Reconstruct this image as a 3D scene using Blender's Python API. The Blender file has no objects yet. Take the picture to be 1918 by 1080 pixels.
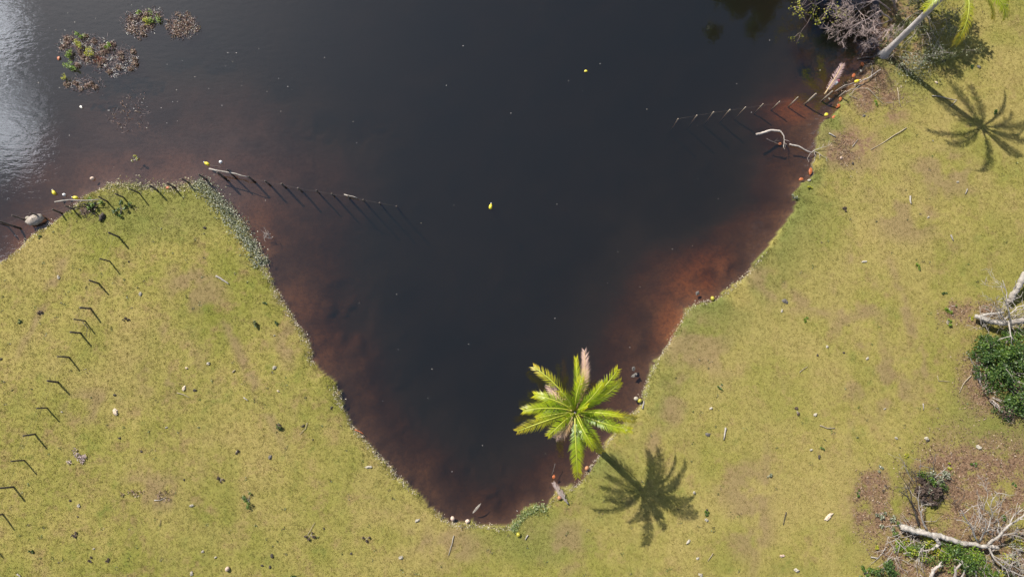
import bpy, math, random
import numpy as np
from mathutils import Vector

# ------------------------------------------------------------------ camera, sky, sun, exposure
scene = bpy.context.scene
HCAM, FPX, TILT = 40.0, 1279.0, math.radians(8.45)
cam_d = bpy.data.cameras.new('camera'); cam = bpy.data.objects.new('camera', cam_d)
scene.collection.objects.link(cam); scene.camera = cam
cam.location = (0, 0, HCAM); cam.rotation_euler = (TILT, 0, 0)
cam_d.sensor_width = 36.0; cam_d.lens = FPX / 1918.0 * 36.0
cam_d.clip_start = 0.1; cam_d.clip_end = 6000

SUN_EL = math.radians(42.0)
SUN_AZ = math.radians(-43.0)            # clockwise from +Y: the sun stands up-left of the picture
sx, sy, sz = math.sin(SUN_AZ)*math.cos(SUN_EL), math.cos(SUN_AZ)*math.cos(SUN_EL), math.sin(SUN_EL)
world = bpy.data.worlds.new('World'); scene.world = world; world.use_nodes = True
wn, wl = world.node_tree.nodes, world.node_tree.links
wn.clear()
w_out = wn.new('ShaderNodeOutputWorld'); w_bg = wn.new('ShaderNodeBackground')
sky = wn.new('ShaderNodeTexSky'); sky.sky_type = 'NISHITA'; sky.sun_disc = False
sky.sun_elevation = SUN_EL; sky.sun_rotation = SUN_AZ % (2*math.pi)
sky.air_density = 1.0; sky.dust_density = 1.2; sky.ozone_density = 5.0
w_bg.inputs['Strength'].default_value = 0.058
# scattered fair-weather clouds on a flat layer, thickening towards the horizon
tc = wn.new('ShaderNodeTexCoord'); sep = wn.new('ShaderNodeSeparateXYZ')
wl.new(tc.outputs['Generated'], sep.inputs[0])
def wmath(op, a, b=None):
    n = wn.new('ShaderNodeMath'); n.operation = op
    for i, v in enumerate((a, b)):
        if v is None: continue
        if isinstance(v, (int, float)): n.inputs[i].default_value = v
        else: wl.new(v, n.inputs[i])
    return n.outputs[0]
CU, CV = 0.69, 0.14
zc = wmath('MAXIMUM', sep.outputs['Z'], 0.04)
u, v = wmath('DIVIDE', sep.outputs['X'], zc), wmath('DIVIDE', sep.outputs['Y'], zc)
com = wn.new('ShaderNodeCombineXYZ'); wl.new(wmath('SUBTRACT', u, CU), com.inputs[0]); wl.new(wmath('SUBTRACT', v, CV), com.inputs[1]); com.inputs[2].default_value = 14.9
cn = wn.new('ShaderNodeTexNoise'); wl.new(com.outputs[0], cn.inputs['Vector'])
cn.inputs['Scale'].default_value = 1.7; cn.inputs['Detail'].default_value = 6; cn.inputs['Roughness'].default_value = 0.55
rr = wmath('SQRT', wmath('ADD', wmath('MULTIPLY', u, u), wmath('MULTIPLY', v, v)))
bias = wmath('MINIMUM', wmath('MULTIPLY', wmath('SUBTRACT', rr, 0.9), 0.06), 0.02)
cov = wmath('ADD', cn.outputs['Fac'], bias)
cr = wn.new('ShaderNodeValToRGB'); wl.new(cov, cr.inputs[0])
cr.color_ramp.elements[0].position = 0.61; cr.color_ramp.elements[1].position = 0.72
mixc = wn.new('ShaderNodeMixRGB'); wl.new(cr.outputs[0], mixc.inputs[0])
wl.new(sky.outputs[0], mixc.inputs[1]); mixc.inputs[2].default_value = (80, 84, 92, 1)
wl.new(mixc.outputs[0], w_bg.inputs['Color']); wl.new(w_bg.outputs[0], w_out.inputs['Surface'])

sun_d = bpy.data.lights.new('sun', 'SUN'); sun = bpy.data.objects.new('sun', sun_d)
scene.collection.objects.link(sun)
sun_d.energy = 5.0; sun_d.use_shadow = True; sun_d.angle = math.radians(0.53); sun_d.color = (1.0, 0.95, 0.87)
sun.rotation_euler = Vector((sx, sy, sz)).to_track_quat('Z', 'Y').to_euler()
sun.location = (sx*60, sy*60, sz*60)
scene.view_settings.view_transform = 'Standard'; scene.view_settings.look = 'None'
scene.view_settings.gamma = 1.0; scene.view_settings.exposure = 0.74
scene.view_settings.use_curve_mapping = False
scene.render.engine = 'CYCLES'
scene.cycles.max_bounces = 8; scene.cycles.volume_bounces = 0; scene.cycles.transparent_max_bounces = 24

# ------------------------------------------------------------------ helpers
COL = scene.collection
CT, ST = math.cos(TILT), math.sin(TILT)
def P(px, py, z=0.0):
    """ground point (on the level z) that the drone saw at a survey coordinate"""
    a, b = (np.asarray(px, float)-959)/FPX, -(np.asarray(py, float)-540)/FPX
    dy, dz = b*CT + ST, b*ST - CT
    t = (z - HCAM)/dz
    return a*t, dy*t

def unproject(X, Y, Z=0.0):
    dx, dy, dz = X, Y, Z - HCAM
    yc = dy*CT + dz*ST; zc_ = -dy*ST + dz*CT
    return 959 + FPX*dx/(-zc_), 540 - FPX*yc/(-zc_)

_perm = np.random.RandomState(7).rand(256, 256)
def vnoise(x, y, s=1.0, seed=0):
    x = np.asarray(x, float)*s + seed*17.3; y = np.asarray(y, float)*s + seed*9.1
    xi, yi = np.floor(x).astype(int), np.floor(y).astype(int)
    fx, fy = x-xi, y-yi; fx = fx*fx*(3-2*fx); fy = fy*fy*(3-2*fy)
    g = lambda i, j: _perm[i % 256, j % 256]
    return (g(xi,yi)*(1-fx)+g(xi+1,yi)*fx)*(1-fy) + (g(xi,yi+1)*(1-fx)+g(xi+1,yi+1)*fx)*fy
def fbm(x, y, s=1.0, seed=0, o=4):
    t, a, n = 0, 1, 0
    for k in range(o):
        t = t + a*vnoise(x, y, s*2**k, seed+k); n += a; a *= .5
    return t/n
def smooth(e0, e1, x):
    t = np.clip((x-e0)/(e1-e0), 0, 1); return t*t*(3-2*t)

# ------------------------------------------------------------------ shoreline and terrain
SHORE = [(-420,800),(-250,680),(-120,585),(-50,528),(0,492),(25,477),(50,451),(75,430),(100,415),(120,399),(140,386),(160,368),(195,351),(212,344),
 (240,346),(270,351),(300,351),(332,356),(350,349),(362,343),(380,345),(395,358),(412,374),(430,392),(446,410),(462,432),(474,452),(490,476),(498,506),
 (511,532),(526,560),(544,587),(562,613),(577,641),(585,677),(606,693),(627,719),(635,747),(645,768),(660,797),(677,815),
 (695,837),(720,862),(740,885),(762,907),(787,927),(810,950),(827,967),(845,980),(863,981),(887,980),(913,983),(937,987),(958,986),
 (965,977),(973,963),(987,954),(1003,949),(1020,952),(1030,943),(1036,931),(1053,916),(1077,912),(1090,897),(1102,882),(1110,870),
 (1119,857),(1132,832),(1158,803),(1177,780),(1198,764),(1205,738),(1215,706),(1231,672),(1247,650),(1260,625),(1275,605),(1285,582),
 (1297,570),(1320,565),(1345,558),(1365,542),(1382,527),(1397,512),(1409,500),(1438,466),(1448,447),(1468,420),(1483,400),(1492,380),
 (1488,366),(1498,350),(1513,340),(1524,322),(1526,302),(1526,280),(1533,260),(1534,242),(1546,226),(1566,215),(1574,190),(1593,162),
 (1613,147),(1628,125),(1643,110),(1651,92),(1655,70),(1657,45),(1652,20),(1650,0),(1665,-60),(1700,-170)]
sp = np.array([P(a, b) for a, b in SHORE])
POLY = np.vstack([[(-260, -60)], [(-90, -30)], sp, [(45, 70), (60, 160), (-40, 230), (-260, 180)]])
def signed(x, y):
    """metres to the shore, positive on land"""
    x = np.asarray(x, float); y = np.asarray(y, float)
    d2 = np.full(x.shape, 1e12); inside = np.zeros(x.shape, bool)
    n = len(POLY)
    for i in range(n):
        ax, ay = POLY[i]; bx, by = POLY[(i+1) % n]
        ex, ey = bx-ax, by-ay
        t = np.clip(((x-ax)*ex+(y-ay)*ey)/(ex*ex+ey*ey), 0, 1)
        d2 = np.minimum(d2, (x-ax-t*ex)**2+(y-ay-t*ey)**2)
        if ay != by:
            c = ((ay > y) != (by > y)) & (x < (bx-ax)*(y-ay)/(by-ay)+ax)
            inside ^= c
    d = np.sqrt(d2)
    return np.where(inside, -d, d)
def blob(x, y, px, py, rpx, rpy=None, rot=0, soft=0.5):
    """1 inside an elliptic patch given in survey coordinates"""
    rpy = rpy or rpx
    cx, cy = P(px, py); s = 0.0315
    dx, dy = (x-cx)/s, -(y-cy)/s
    c, q = math.cos(math.radians(rot)), math.sin(math.radians(rot))
    r = np.sqrt(((dx*c+dy*q)/rpx)**2+((-dx*q+dy*c)/rpy)**2)
    return 1-smooth(1-soft, 1+soft, r)
def terrain(x, y):
    d = signed(x, y)
    d = d + (fbm(x, y, 1.6, 3, 3)-.5)*.42 + (fbm(x, y, 5, 5, 2)-.5)*.24
    land = .02+.16*(1-np.exp(-np.maximum(d, 0)/.28)) + .22*smooth(.5, 9, d) + .05*(fbm(x, y, .35, 9, 3)-.5)
    w = np.maximum(-d, 0)
    shelf = 1+1.1*blob(x, y, 400, 275, 400, 180, 5, .7) - .3*blob(x, y, 900, 780, 220, 260, 0, .6)
    shelf = shelf - .4*blob(x, y, 1400, 390, 130, 130, 0, .6) + .5*blob(x, y, 1480, 200, 60, 50, 0, .6) + .5*blob(x, y, 1300, 520, 120, 70, -40, .6)
    ws = w/shelf
    depth = .30*(1-np.exp(-ws/.25)) + .21*ws + .022*ws*ws
    depth = np.minimum(depth, 1.6+.9*(1-np.exp(-np.maximum(depth-1.6, 0)/.9)))
    depth = depth*(1+.35*(fbm(x, y, .35, 21, 3)-.5)) + .05*(fbm(x, y, 1.8, 31, 3)-.5)*np.minimum(w, 1)
    for a in ((945,935,55,48,0),(1362,505,34,24,-30),(1545,50,75,60,0),(575,222,40,26,0),(520,150,28,22,0),(665,225,60,34,0),(1590,110,36,28,0),(640,600,40,60,0),(1240,680,26,50,0)):  # added hollows, shaped to darken the water like shade at these spots
        depth = depth + .42*blob(x, y, *a, .95)*smooth(0, .9, w)*smooth(.3, .62, fbm(x, y, 1.1, 37, 4))
    z = np.where(d > 0, land, -depth + .02*np.exp(-w/.1))
    return z, d
def ground_z(x, y):
    z, d = terrain(np.array([x]), np.array([y])); return float(z[0])
def G(px, py, water=False):
    """spot on the ground (or the water surface) at a survey coordinate"""
    z = 0.0
    for _ in range(3):
        x, y = P(px, py, z); z = max(ground_z(float(x), float(y)), 0.0) if not water else 0.0
    return Vector((float(x), float(y), z))

def np_mesh(name, V, F, attrs=None, smooth_=False):
    V = np.asarray(V, np.float32).reshape(-1, 3); F = np.asarray(F, np.int32); k = F.shape[1]
    me = bpy.data.meshes.new(name)
    me.vertices.add(len(V)); me.vertices.foreach_set('co', V.ravel())
    me.loops.add(F.size); me.loops.foreach_set('vertex_index', F.ravel())
    me.polygons.add(len(F)); me.polygons.foreach_set('loop_start', np.arange(0, F.size, k, dtype=np.int32))
    try: me.polygons.foreach_set('loop_total', np.full(len(F), k, np.int32))
    except Exception: pass
    for an, av in (attrs or {}).items():
        a = me.attributes.new(an, 'FLOAT', 'POINT'); a.data.foreach_set('value', np.asarray(av, np.float32).ravel())
    me.update(calc_edges=True); me.validate()
    if smooth_: me.polygons.foreach_set('use_smooth', np.ones(len(F), bool))
    return me

class MB:
    """collects quads/tris as python lists, then links them as one mesh object"""
    def __init__(s): s.v, s.f, s.t = [], [], []
    def add(s, V, F, t=0.0):
        o = len(s.v); s.v += [tuple(p) for p in V]; s.f += [tuple(i+o for i in f) for f in F]
        s.t += list(t) if hasattr(t, '__len__') else [t]*len(V)
    def tube(s, pts, rad, sides=6, cap=True, wob=0, rng=random):
        pts = [Vector(p) for p in pts]; n = len(pts)
        if not hasattr(rad, '__len__'): rad = [rad]*n
        V, F = [], []
        ref = None
        for i, p in enumerate(pts):
            d = (pts[min(i+1, n-1)]-pts[max(i-1, 0)])
            d = d.normalized() if d.length > 1e-9 else Vector((0, 0, 1))
            if ref is None: ref = Vector((0, 0, 1)) if abs(d.z) < .9 else Vector((1, 0, 0))
            a = d.cross(ref).normalized(); b = d.cross(a).normalized(); ref = -b if b.length > 0 else ref
            ref = b
            for k in range(sides):
                th = 2*math.pi*k/sides; r = rad[i]*(1+(rng.uniform(-wob, wob) if wob else 0))
                V.append(p+a*math.cos(th)*r+b*math.sin(th)*r)
            ref = a.cross(d)
        for i in range(n-1):
            for k in range(sides):
                k2 = (k+1) % sides
                F.append((i*sides+k, i*sides+k2, (i+1)*sides+k2, (i+1)*sides+k))
        if cap:
            F.append(tuple(range(sides))[::-1]); F.append(tuple((n-1)*sides+k for k in range(sides)))
        s.add(V, F)
    def leaves(s, C, D, N, L, W, t=0.0):
        """diamond leaves: centres C, long axes D, across axes N (arrays)"""
        C, D, N = (np.asarray(a, float) for a in (C, D, N))
        L = np.broadcast_to(np.asarray(L, float), (len(C),))[:, None]; W = np.broadcast_to(np.asarray(W, float), (len(C),))[:, None]
        Q = np.stack([C-D*L/2, C+N*W/2, C+D*L/2, C-N*W/2], 1).reshape(-1, 3)
        o = len(s.v); s.v += [tuple(q) for q in Q.tolist()]
        s.f += [(o+4*i, o+4*i+1, o+4*i+2, o+4*i+3) for i in range(len(C))]
        s.t += [t]*len(Q) if not hasattr(t, '__len__') else list(np.repeat(t, 4))
    def obj(s, name, mat, parent=None, smooth_=True):
        me = bpy.data.meshes.new(name)
        off = Vector((0, 0, 0)) if parent is None else world_loc(parent)
        me.from_pydata([(a-off.x, b-off.y, c-off.z) for a, b, c in s.v], [], s.f)
        a = me.attributes.new('t', 'FLOAT', 'POINT'); a.data.foreach_set('value', np.asarray(s.t, np.float32))
        if smooth_: me.polygons.foreach_set('use_smooth', np.ones(len(me.polygons), bool))
        me.materials.append(mat)
        o = bpy.data.objects.new(name, me); COL.objects.link(o)
        if parent is not None: o.parent = parent
        return o
def world_loc(o):
    p = Vector((0, 0, 0))
    while o is not None: p += o.location; o = o.parent
    return p
def tag(o, label, cat=None, group=None, kind=None):
    if label: o['label'] = label
    if cat: o['category'] = cat
    if group: o['group'] = group
    if kind: o['kind'] = kind
    return o
def root(name, label, cat, loc, group=None):
    o = bpy.data.objects.new(name, None); COL.objects.link(o); o.location = loc
    o.empty_display_size = .2
    return tag(o, label, cat, group)
def solo(name, mb, mat, loc, label, cat, group=None, smooth_=True):
    """a thing that is one mesh: its origin moves to its base"""
    o = mb.obj(name, mat, None, smooth_); loc = Vector(loc)
    o.data.transform(__import__('mathutils').Matrix.Translation(-loc)); o.location = loc
    return tag(o, label, cat, group)

# ------------------------------------------------------------------ materials
MATS = {}
def nodes_of(name):
    m = bpy.data.materials.new(name); m.use_nodes = True
    nt = m.node_tree; b = nt.nodes['Principled BSDF']
    return m, nt, nt.nodes, nt.links, b
def nz(nt, vec, scale, detail=4, rough=.55, w=None):
    n = nt.nodes.new('ShaderNodeTexNoise'); n.inputs['Scale'].default_value = scale
    n.inputs['Detail'].default_value = detail; n.inputs['Roughness'].default_value = rough
    if vec is not None: nt.links.new(vec, n.inputs['Vector'])
    return n.outputs['Fac']
def ramp(nt, fac, stops):
    r = nt.nodes.new('ShaderNodeValToRGB'); e = r.color_ramp.elements
    while len(e) < len(stops): e.new(.5)
    for k, (p, c) in enumerate(stops): e[k].position = p; e[k].color = (*c, 1) if len(c) == 3 else c
    nt.links.new(fac, r.inputs[0]); return r.outputs[0]
def mix(nt, fac, a, b, mode='MIX'):
    n = nt.nodes.new('ShaderNodeMixRGB'); n.blend_type = mode
    for i, v_ in enumerate((fac, a, b)):
        if isinstance(v_, (int, float)): n.inputs[i].default_value = v_
        elif isinstance(v_, tuple): n.inputs[i].default_value = (*v_, 1)
        else: nt.links.new(v_, n.inputs[i])
    return n.outputs[0]
def mth(nt, op, a, b=None):
    n = nt.nodes.new('ShaderNodeMath'); n.operation = op
    for i, v_ in enumerate((a, b)):
        if v_ is None: continue
        if isinstance(v_, (int, float)): n.inputs[i].default_value = v_
        else: nt.links.new(v_, n.inputs[i])
    return n.outputs[0]
def attr(nt, name):
    n = nt.nodes.new('ShaderNodeAttribute'); n.attribute_name = name; return n.outputs['Fac']
def solid(name, c1, c2, scale=6, rough=.85, bump=.3, bscale=None):
    if name in MATS: return MATS[name]
    m, nt, N, L, b = nodes_of(name)
    g = N.new('ShaderNodeNewGeometry'); oi = N.new('ShaderNodeObjectInfo')
    f = nz(nt, g.outputs['Position'], scale, 5, .6)
    c = ramp(nt, f, [(.3, c1), (.7, c2)])
    c = mix(nt, mth(nt, 'MULTIPLY', oi.outputs['Random'], .35), c, tuple(x*.55 for x in c1))
    L.new(c, b.inputs['Base Color']); b.inputs['Roughness'].default_value = rough
    if bump:
        bp = N.new('ShaderNodeBump'); bp.inputs['Strength'].default_value = bump; bp.inputs['Distance'].default_value = .03
        L.new(nz(nt, g.outputs['Position'], bscale or scale*3, 4), bp.inputs['Height']); L.new(bp.outputs[0], b.inputs['Normal'])
    MATS[name] = m; return m
def leafy(name, cols, trans=.3, rough=.5, tramp=None):
    """foliage: colour differs from leaf to leaf, light shines through"""
    if name in MATS: return MATS[name]
    m, nt, N, L, b = nodes_of(name)
    g = N.new('ShaderNodeNewGeometry')
    n = len(cols); c = ramp(nt, g.outputs['Random Per Island'], [(k/max(n-1, 1), q) for k, q in enumerate(cols)])
    if tramp: c = mix(nt, .78, c, ramp(nt, attr(nt, 't'), tramp))
    L.new(c, b.inputs['Base Color']); b.inputs['Roughness'].default_value = rough
    tr = N.new('ShaderNodeBsdfTranslucent'); L.new(c, tr.inputs['Color'])
    mx = N.new('ShaderNodeMixShader'); mx.inputs[0].default_value = trans
    L.new(b.outputs[0], mx.inputs[1]); L.new(tr.outputs[0], mx.inputs[2])
    L.new(mx.outputs[0], N['Material Output'].inputs['Surface'])
    MATS[name] = m; return m

def lawn_colour(nt, pos):
    """patchy pasture: straw, olive and green areas; pos is the world position"""
    big = nz(nt, pos, .16, 3, .5); mid = nz(nt, pos, .55, 5, .62); sm = nz(nt, pos, 2.6, 4, .6)
    a = ramp(nt, mid, [(.30, (.165, .180, .030)), (.45, (.240, .220, .048)), (.58, (.290, .245, .072)), (.72, (.250, .180, .085))])
    g = ramp(nt, big, [(.36, (.135, .158, .025)), (.62, (.305, .248, .088))])
    c = mix(nt, .50, a, g)
    br = nz(nt, pos, .95, 6, .68)
    c = mix(nt, mth(nt, 'MULTIPLY', ramp(nt, br, [(.52, (0, 0, 0)), (.66, (1, 1, 1))]), .75), c, (.240, .165, .082))
    c = mix(nt, mth(nt, 'MULTIPLY', ramp(nt, br, [(.30, (1, 1, 1)), (.42, (0, 0, 0))]), .65), c, (.115, .150, .027))
    c = mix(nt, mth(nt, 'MULTIPLY', ramp(nt, sm, [(.50, (0, 0, 0)), (.70, (1, 1, 1))]), .55), c, (.185, .185, .032))
    c = mix(nt, attr(nt, 'dry'), c, (.305, .240, .092))
    c = mix(nt, attr(nt, 'green'), c, (.135, .150, .042))
    c = mix(nt, attr(nt, 'bare'), c, (.215, .150, .085))
    return mix(nt, 1.0, c, (.98, .97, .90), 'MULTIPLY')

m_ground, nt, N, L, b = nodes_of('ground_soil'); MATS['ground'] = m_ground
g = N.new('ShaderNodeNewGeometry'); pos = g.outputs['Position']
c = lawn_colour(nt, pos)
fine = nz(nt, pos, 14, 4, .7)
c = mix(nt, ramp(nt, fine, [(.35, (.35, .35, .35)), (.65, (0, 0, 0))]), c, (.125, .105, .036))
lit = mth(nt, 'MULTIPLY', attr(nt, 'litter'), ramp(nt, nz(nt, pos, 1.9, 5, .7), [(.32, (.1, .1, .1)), (.5, (1, 1, 1))]))
litc = ramp(nt, nz(nt, pos, 9, 5, .75), [(.3, (.070, .042, .024)), (.5, (.165, .100, .060)), (.7, (.26, .180, .110))])
c = mix(nt, lit, c, litc)
# lake bed
bedf = nz(nt, pos, .55, 5, .6); bedn = nz(nt, pos, 5, 5, .65)
bed = ramp(nt, bedf, [(.30, (.043, .024, .015)), (.55, (.076, .041, .022)), (.72, (.108, .058, .028))])
bed = mix(nt, attr(nt, 'silt'), bed, ramp(nt, bedf, [(.35, (.050, .042, .046)), (.62, (.090, .072, .074))]))
bed = mix(nt, mth(nt, 'MULTIPLY', attr(nt, 'sand'), ramp(nt, bedf, [(.32, (.25, .25, .25)), (.56, (1, 1, 1))])), bed, (.21, .078, .024))
bed = mix(nt, ramp(nt, bedn, [(.34, (.5, .5, .5)), (.56, (0, 0, 0))]), bed, (.034, .020, .017))
bed = mix(nt, attr(nt, 'deep'), bed, (.085, .110, .108))  # lighter slate bed imitates sky reflection and light scattered in deep water
c = mix(nt, attr(nt, 'wet'), c, bed)
L.new(c, b.inputs['Base Color']); b.inputs['Roughness'].default_value = .95; b.inputs['Specular IOR Level'].default_value = .15
bp = N.new('ShaderNodeBump'); bp.inputs['Strength'].default_value = .5; bp.inputs['Distance'].default_value = .05
L.new(nz(nt, pos, 9, 5, .7), bp.inputs['Height']); L.new(bp.outputs[0], b.inputs['Normal'])

m_grass, nt, N, L, b = nodes_of('grass_blades'); MATS['grass'] = m_grass
g = N.new('ShaderNodeNewGeometry')
c = lawn_colour(nt, g.outputs['Position'])
c = mix(nt, .30, c, ramp(nt, attr(nt, 'tuft'), [(0, (.130, .140, .026)), (.25, (.210, .200, .042)), (.7, (.285, .245, .070)), (1, (.40, .33, .13))]))
L.new(c, b.inputs['Base Color']); b.inputs['Roughness'].default_value = .75; b.inputs['Specular IOR Level'].default_value = .2
tr = N.new('ShaderNodeBsdfTranslucent'); L.new(c, tr.inputs['Color'])
mx = N.new('ShaderNodeMixShader'); mx.inputs[0].default_value = .3
L.new(b.outputs[0], mx.inputs[1]); L.new(tr.outputs[0], mx.inputs[2]); L.new(mx.outputs[0], N['Material Output'].inputs['Surface'])

m_water, nt, N, L, b = nodes_of('lake_water'); MATS['water'] = m_water
N.remove(b)
g = N.new('ShaderNodeNewGeometry')
mp = N.new('ShaderNodeMapping'); mp.inputs['Rotation'].default_value = (0, 0, math.radians(24)); mp.inputs['Scale'].default_value = (1, 2.6, 1)
L.new(g.outputs['Position'], mp.inputs['Vector'])
r1 = nz(nt, mp.outputs[0], 1.5, 3, .55); r2 = nz(nt, g.outputs['Position'], 9, 2, .5)
h = mth(nt, 'ADD', mth(nt, 'MULTIPLY', r1, 1.0), mth(nt, 'MULTIPLY', r2, .06))
bp = N.new('ShaderNodeBump'); bp.inputs['Strength'].default_value = 1.0; bp.inputs['Distance'].default_value = .0065; L.new(h, bp.inputs['Height'])
lw = N.new('ShaderNodeLayerWeight'); lw.inputs['Blend'].default_value = .5; L.new(bp.outputs[0], lw.inputs['Normal'])
F0 = .084                                       # Schlick reflectance, the same from above and from below
fres = mth(nt, 'ADD', mth(nt, 'MULTIPLY', mth(nt, 'POWER', lw.outputs['Facing'], 5.0), 1-F0), F0)
gl = N.new('ShaderNodeBsdfGlossy'); gl.inputs['Roughness'].default_value = .0; gl.inputs['Color'].default_value = (1, 1, 1, 1); L.new(bp.outputs[0], gl.inputs['Normal'])
tp = N.new('ShaderNodeBsdfTransparent')
mx = N.new('ShaderNodeMixShader'); L.new(fres, mx.inputs[0]); L.new(tp.outputs[0], mx.inputs[1]); L.new(gl.outputs[0], mx.inputs[2])
L.new(mx.outputs[0], N['Material Output'].inputs['Surface'])
va = N.new('ShaderNodeVolumeAbsorption'); va.inputs['Color'].default_value = (.47, .30, .14, 1); va.inputs['Density'].default_value = 1.0
vs = N.new('ShaderNodeVolumeScatter'); vs.inputs['Color'].default_value = (.70, 1.0, .86, 1); vs.inputs['Density'].default_value = .034; vs.inputs['Anisotropy'].default_value = 0
ad = N.new('ShaderNodeAddShader'); L.new(va.outputs[0], ad.inputs[0]); L.new(vs.outputs[0], ad.inputs[1])
L.new(ad.outputs[0], N['Material Output'].inputs['Volume'])

# ------------------------------------------------------------------ the ground sheet
def axis(lo, hi, step, far):
    core = list(np.arange(lo, hi+1e-6, step)); s, x = step, hi; right = []
    while x < far: s *= 1.35; x += s; right.append(x)
    s, x = step, lo; left = []
    while x > -far: s *= 1.35; x -= s; left.append(x)
    return np.array(left[::-1]+core+right)
xs, ys = axis(-37, 38, .16, 2500), axis(-14, 30, .16, 2500)
X, Y = np.meshgrid(xs, ys); X, Y = X.ravel(), Y.ravel()
Z, D = terrain(X, Y)
def masks(X, Y, D):
    green = .85*np.exp(-np.maximum(D, 0)/1.7)*smooth(1000, 1150, unproject(X, Y)[0])*smooth(.25, .6, fbm(X, Y, .5, 41))*1.4
    for a in ((1010,1010,90,40,0),(1000,965,45,25,0),(300,395,160,60,0),(1650,120,110,60,30),(1860,780,90,60,0)):
        green = np.maximum(green, .55*blob(X, Y, *a))
    nb = fbm(X, Y, 1.1, 51)
    bare = np.zeros_like(X)
    for a in ((1290,640,90,50,30),(1265,750,22,55,20),(1235,810,18,45,25),(1600,600,50,90,0),(1650,720,60,60,0),(1450,540,70,24,35),
              (1390,910,50,45,0),(1400,980,40,60,0),(370,540,60,40,30),(560,640,45,45,0),(320,680,60,60,0),(840,1020,60,35,0),
              (1060,1020,30,50,10),(1760,330,60,50,0),(1690,410,60,50,0),(1590,280,60,60,0),(300,920,70,30,0),(180,760,50,30,0),(560,560,40,40,0),(1590,620,12,190,6),(1480,552,120,10,33),(1700,620,10,150,-12),(90,560,10,110,20),(470,700,10,150,-28),(1420,950,12,110,10),(760,990,90,9,40)):
        bare = np.maximum(bare, blob(X, Y, *a))
    bare = bare*smooth(.40, .60, nb)*.75
    lit = np.zeros_like(X)
    for a in ((1870,930,150,110,20),(1790,895,95,70,0),(1630,950,45,55,0),(1830,1060,160,70,0),(1730,1000,70,60,0),(1690,1040,60,40,0),(1630,900,28,20,0),
              (1825,590,45,26,0),(1860,720,70,70,40),(1770,590,22,30,0),(1625,150,45,30,0),(1600,270,40,28,0),(1640,190,60,40,40),(1680,60,60,70,0),(1570,290,30,20,0)):
        lit = np.maximum(lit, blob(X, Y, *a))
    lit = np.clip(lit*1.1*smooth(.22, .50, fbm(X, Y, 1.1, 61, 5)), 0, 1)
    dry = np.zeros_like(X)
    for a in ((1650,420,230,200,0),(1450,650,200,190,20),(1500,900,190,170,0),(1780,300,170,190,0),(1360,1010,230,90,0),(1860,150,90,160,0),(720,1010,170,80,0),(160,640,150,130,0),(480,900,170,110,0),(60,480,90,60,0),(640,880,80,80,0)):
        dry = np.maximum(dry, blob(X, Y, *a, .7))
    dry = dry*(.25+.75*smooth(.36, .62, fbm(X, Y, .42, 77)))*.72
    return green, bare, lit, dry
green, bare, litter, dry = masks(X, Y, D)
wet = smooth(.02, -.06, D) if False else 1-smooth(-.03, .05, Z)
sand = np.maximum.reduce([blob(X, Y, 1305, 520, 70, 36, -35, .7), blob(X, Y, 1490, 198, 34, 26, 0, .7), .7*blob(X, Y, 1262, 590, 24, 60, 25, .7),
                          .2*blob(X, Y, 330, 310, 250, 36, 0, .6), .25*blob(X, Y, 480, 420, 60, 60, 0, .6), .3*blob(X, Y, 560, 620, 50, 90, -30, .6), .3*blob(X, Y, 60, 440, 60, 30, 0, .6)])
deep = smooth(-.95, -2.1, Z)if False else 1-smooth(-2.1, -.95, Z)
silt = .8*blob(X, Y, 400, 230, 420, 150, 5, .6)
nx, ny = len(xs), len(ys)
I = np.arange(nx*ny).reshape(ny, nx)
F = np.stack([I[:-1, :-1], I[:-1, 1:], I[1:, 1:], I[1:, :-1]], -1).reshape(-1, 4)
me = np_mesh('ground', np.stack([X, Y, Z], 1), F, dict(green=green, bare=bare, litter=litter, dry=dry, wet=wet, sand=sand, silt=silt, deep=deep), True)
me.materials.append(m_ground)
ground = bpy.data.objects.new('ground', me); COL.objects.link(ground); tag(ground, 'grazed grassy banks and muddy lake bed', kind='structure')

# the lake: a closed body of brown water
wb = MB(); e = 2400
wb.add([(-e, -e, -6), (e, -e, -6), (e, e, -6), (-e, e, -6), (-e, -e, 0), (e, -e, 0), (e, e, 0), (-e, e, 0)],
       [(3, 2, 1, 0), (4, 5, 6, 7), (0, 1, 5, 4), (1, 2, 6, 5), (2, 3, 7, 6), (3, 0, 4, 7)])
lake = wb.obj('water', m_water, None, False); tag(lake, 'dark brown lake water', kind='structure')

# ------------------------------------------------------------------ pasture grass (nobody could count it)
R = np.random.RandomState(11)
# bilinear lookup on the ground grid
def lookup(A, x, y):
    ix = np.clip(np.searchsorted(xs, x)-1, 0, nx-2); iy = np.clip(np.searchsorted(ys, y)-1, 0, ny-2)
    fx = (x-xs[ix])/(xs[ix+1]-xs[ix]); fy = (y-ys[iy])/(ys[iy+1]-ys[iy]); A = A.reshape(ny, nx)
    return (A[iy, ix]*(1-fx)+A[iy, ix+1]*fx)*(1-fy)+(A[iy+1, ix]*(1-fx)+A[iy+1, ix+1]*fx)*fy
nt_ = 470000                                   # tufts, then the blades of each
tx, ty = R.uniform(-34, 35, nt_), R.uniform(-13, 29, nt_)
qx, qy = unproject(tx, ty)
tz = lookup(Z, tx, ty)
edge_ = np.exp(-np.maximum(signed(tx, ty), 0)/.22)
tdens = (1-.9*lookup(litter, tx, ty))*(1-.5*lookup(bare, tx, ty))*(.62+.42*fbm(tx, ty, 1.3, 71)+.5*edge_)
keep = (tz > .03) & (qx > -110) & (qx < 2030) & (qy > -110) & (qy < 1160) & (R.rand(nt_) < tdens)
tx, ty = tx[keep], ty[keep]
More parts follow.
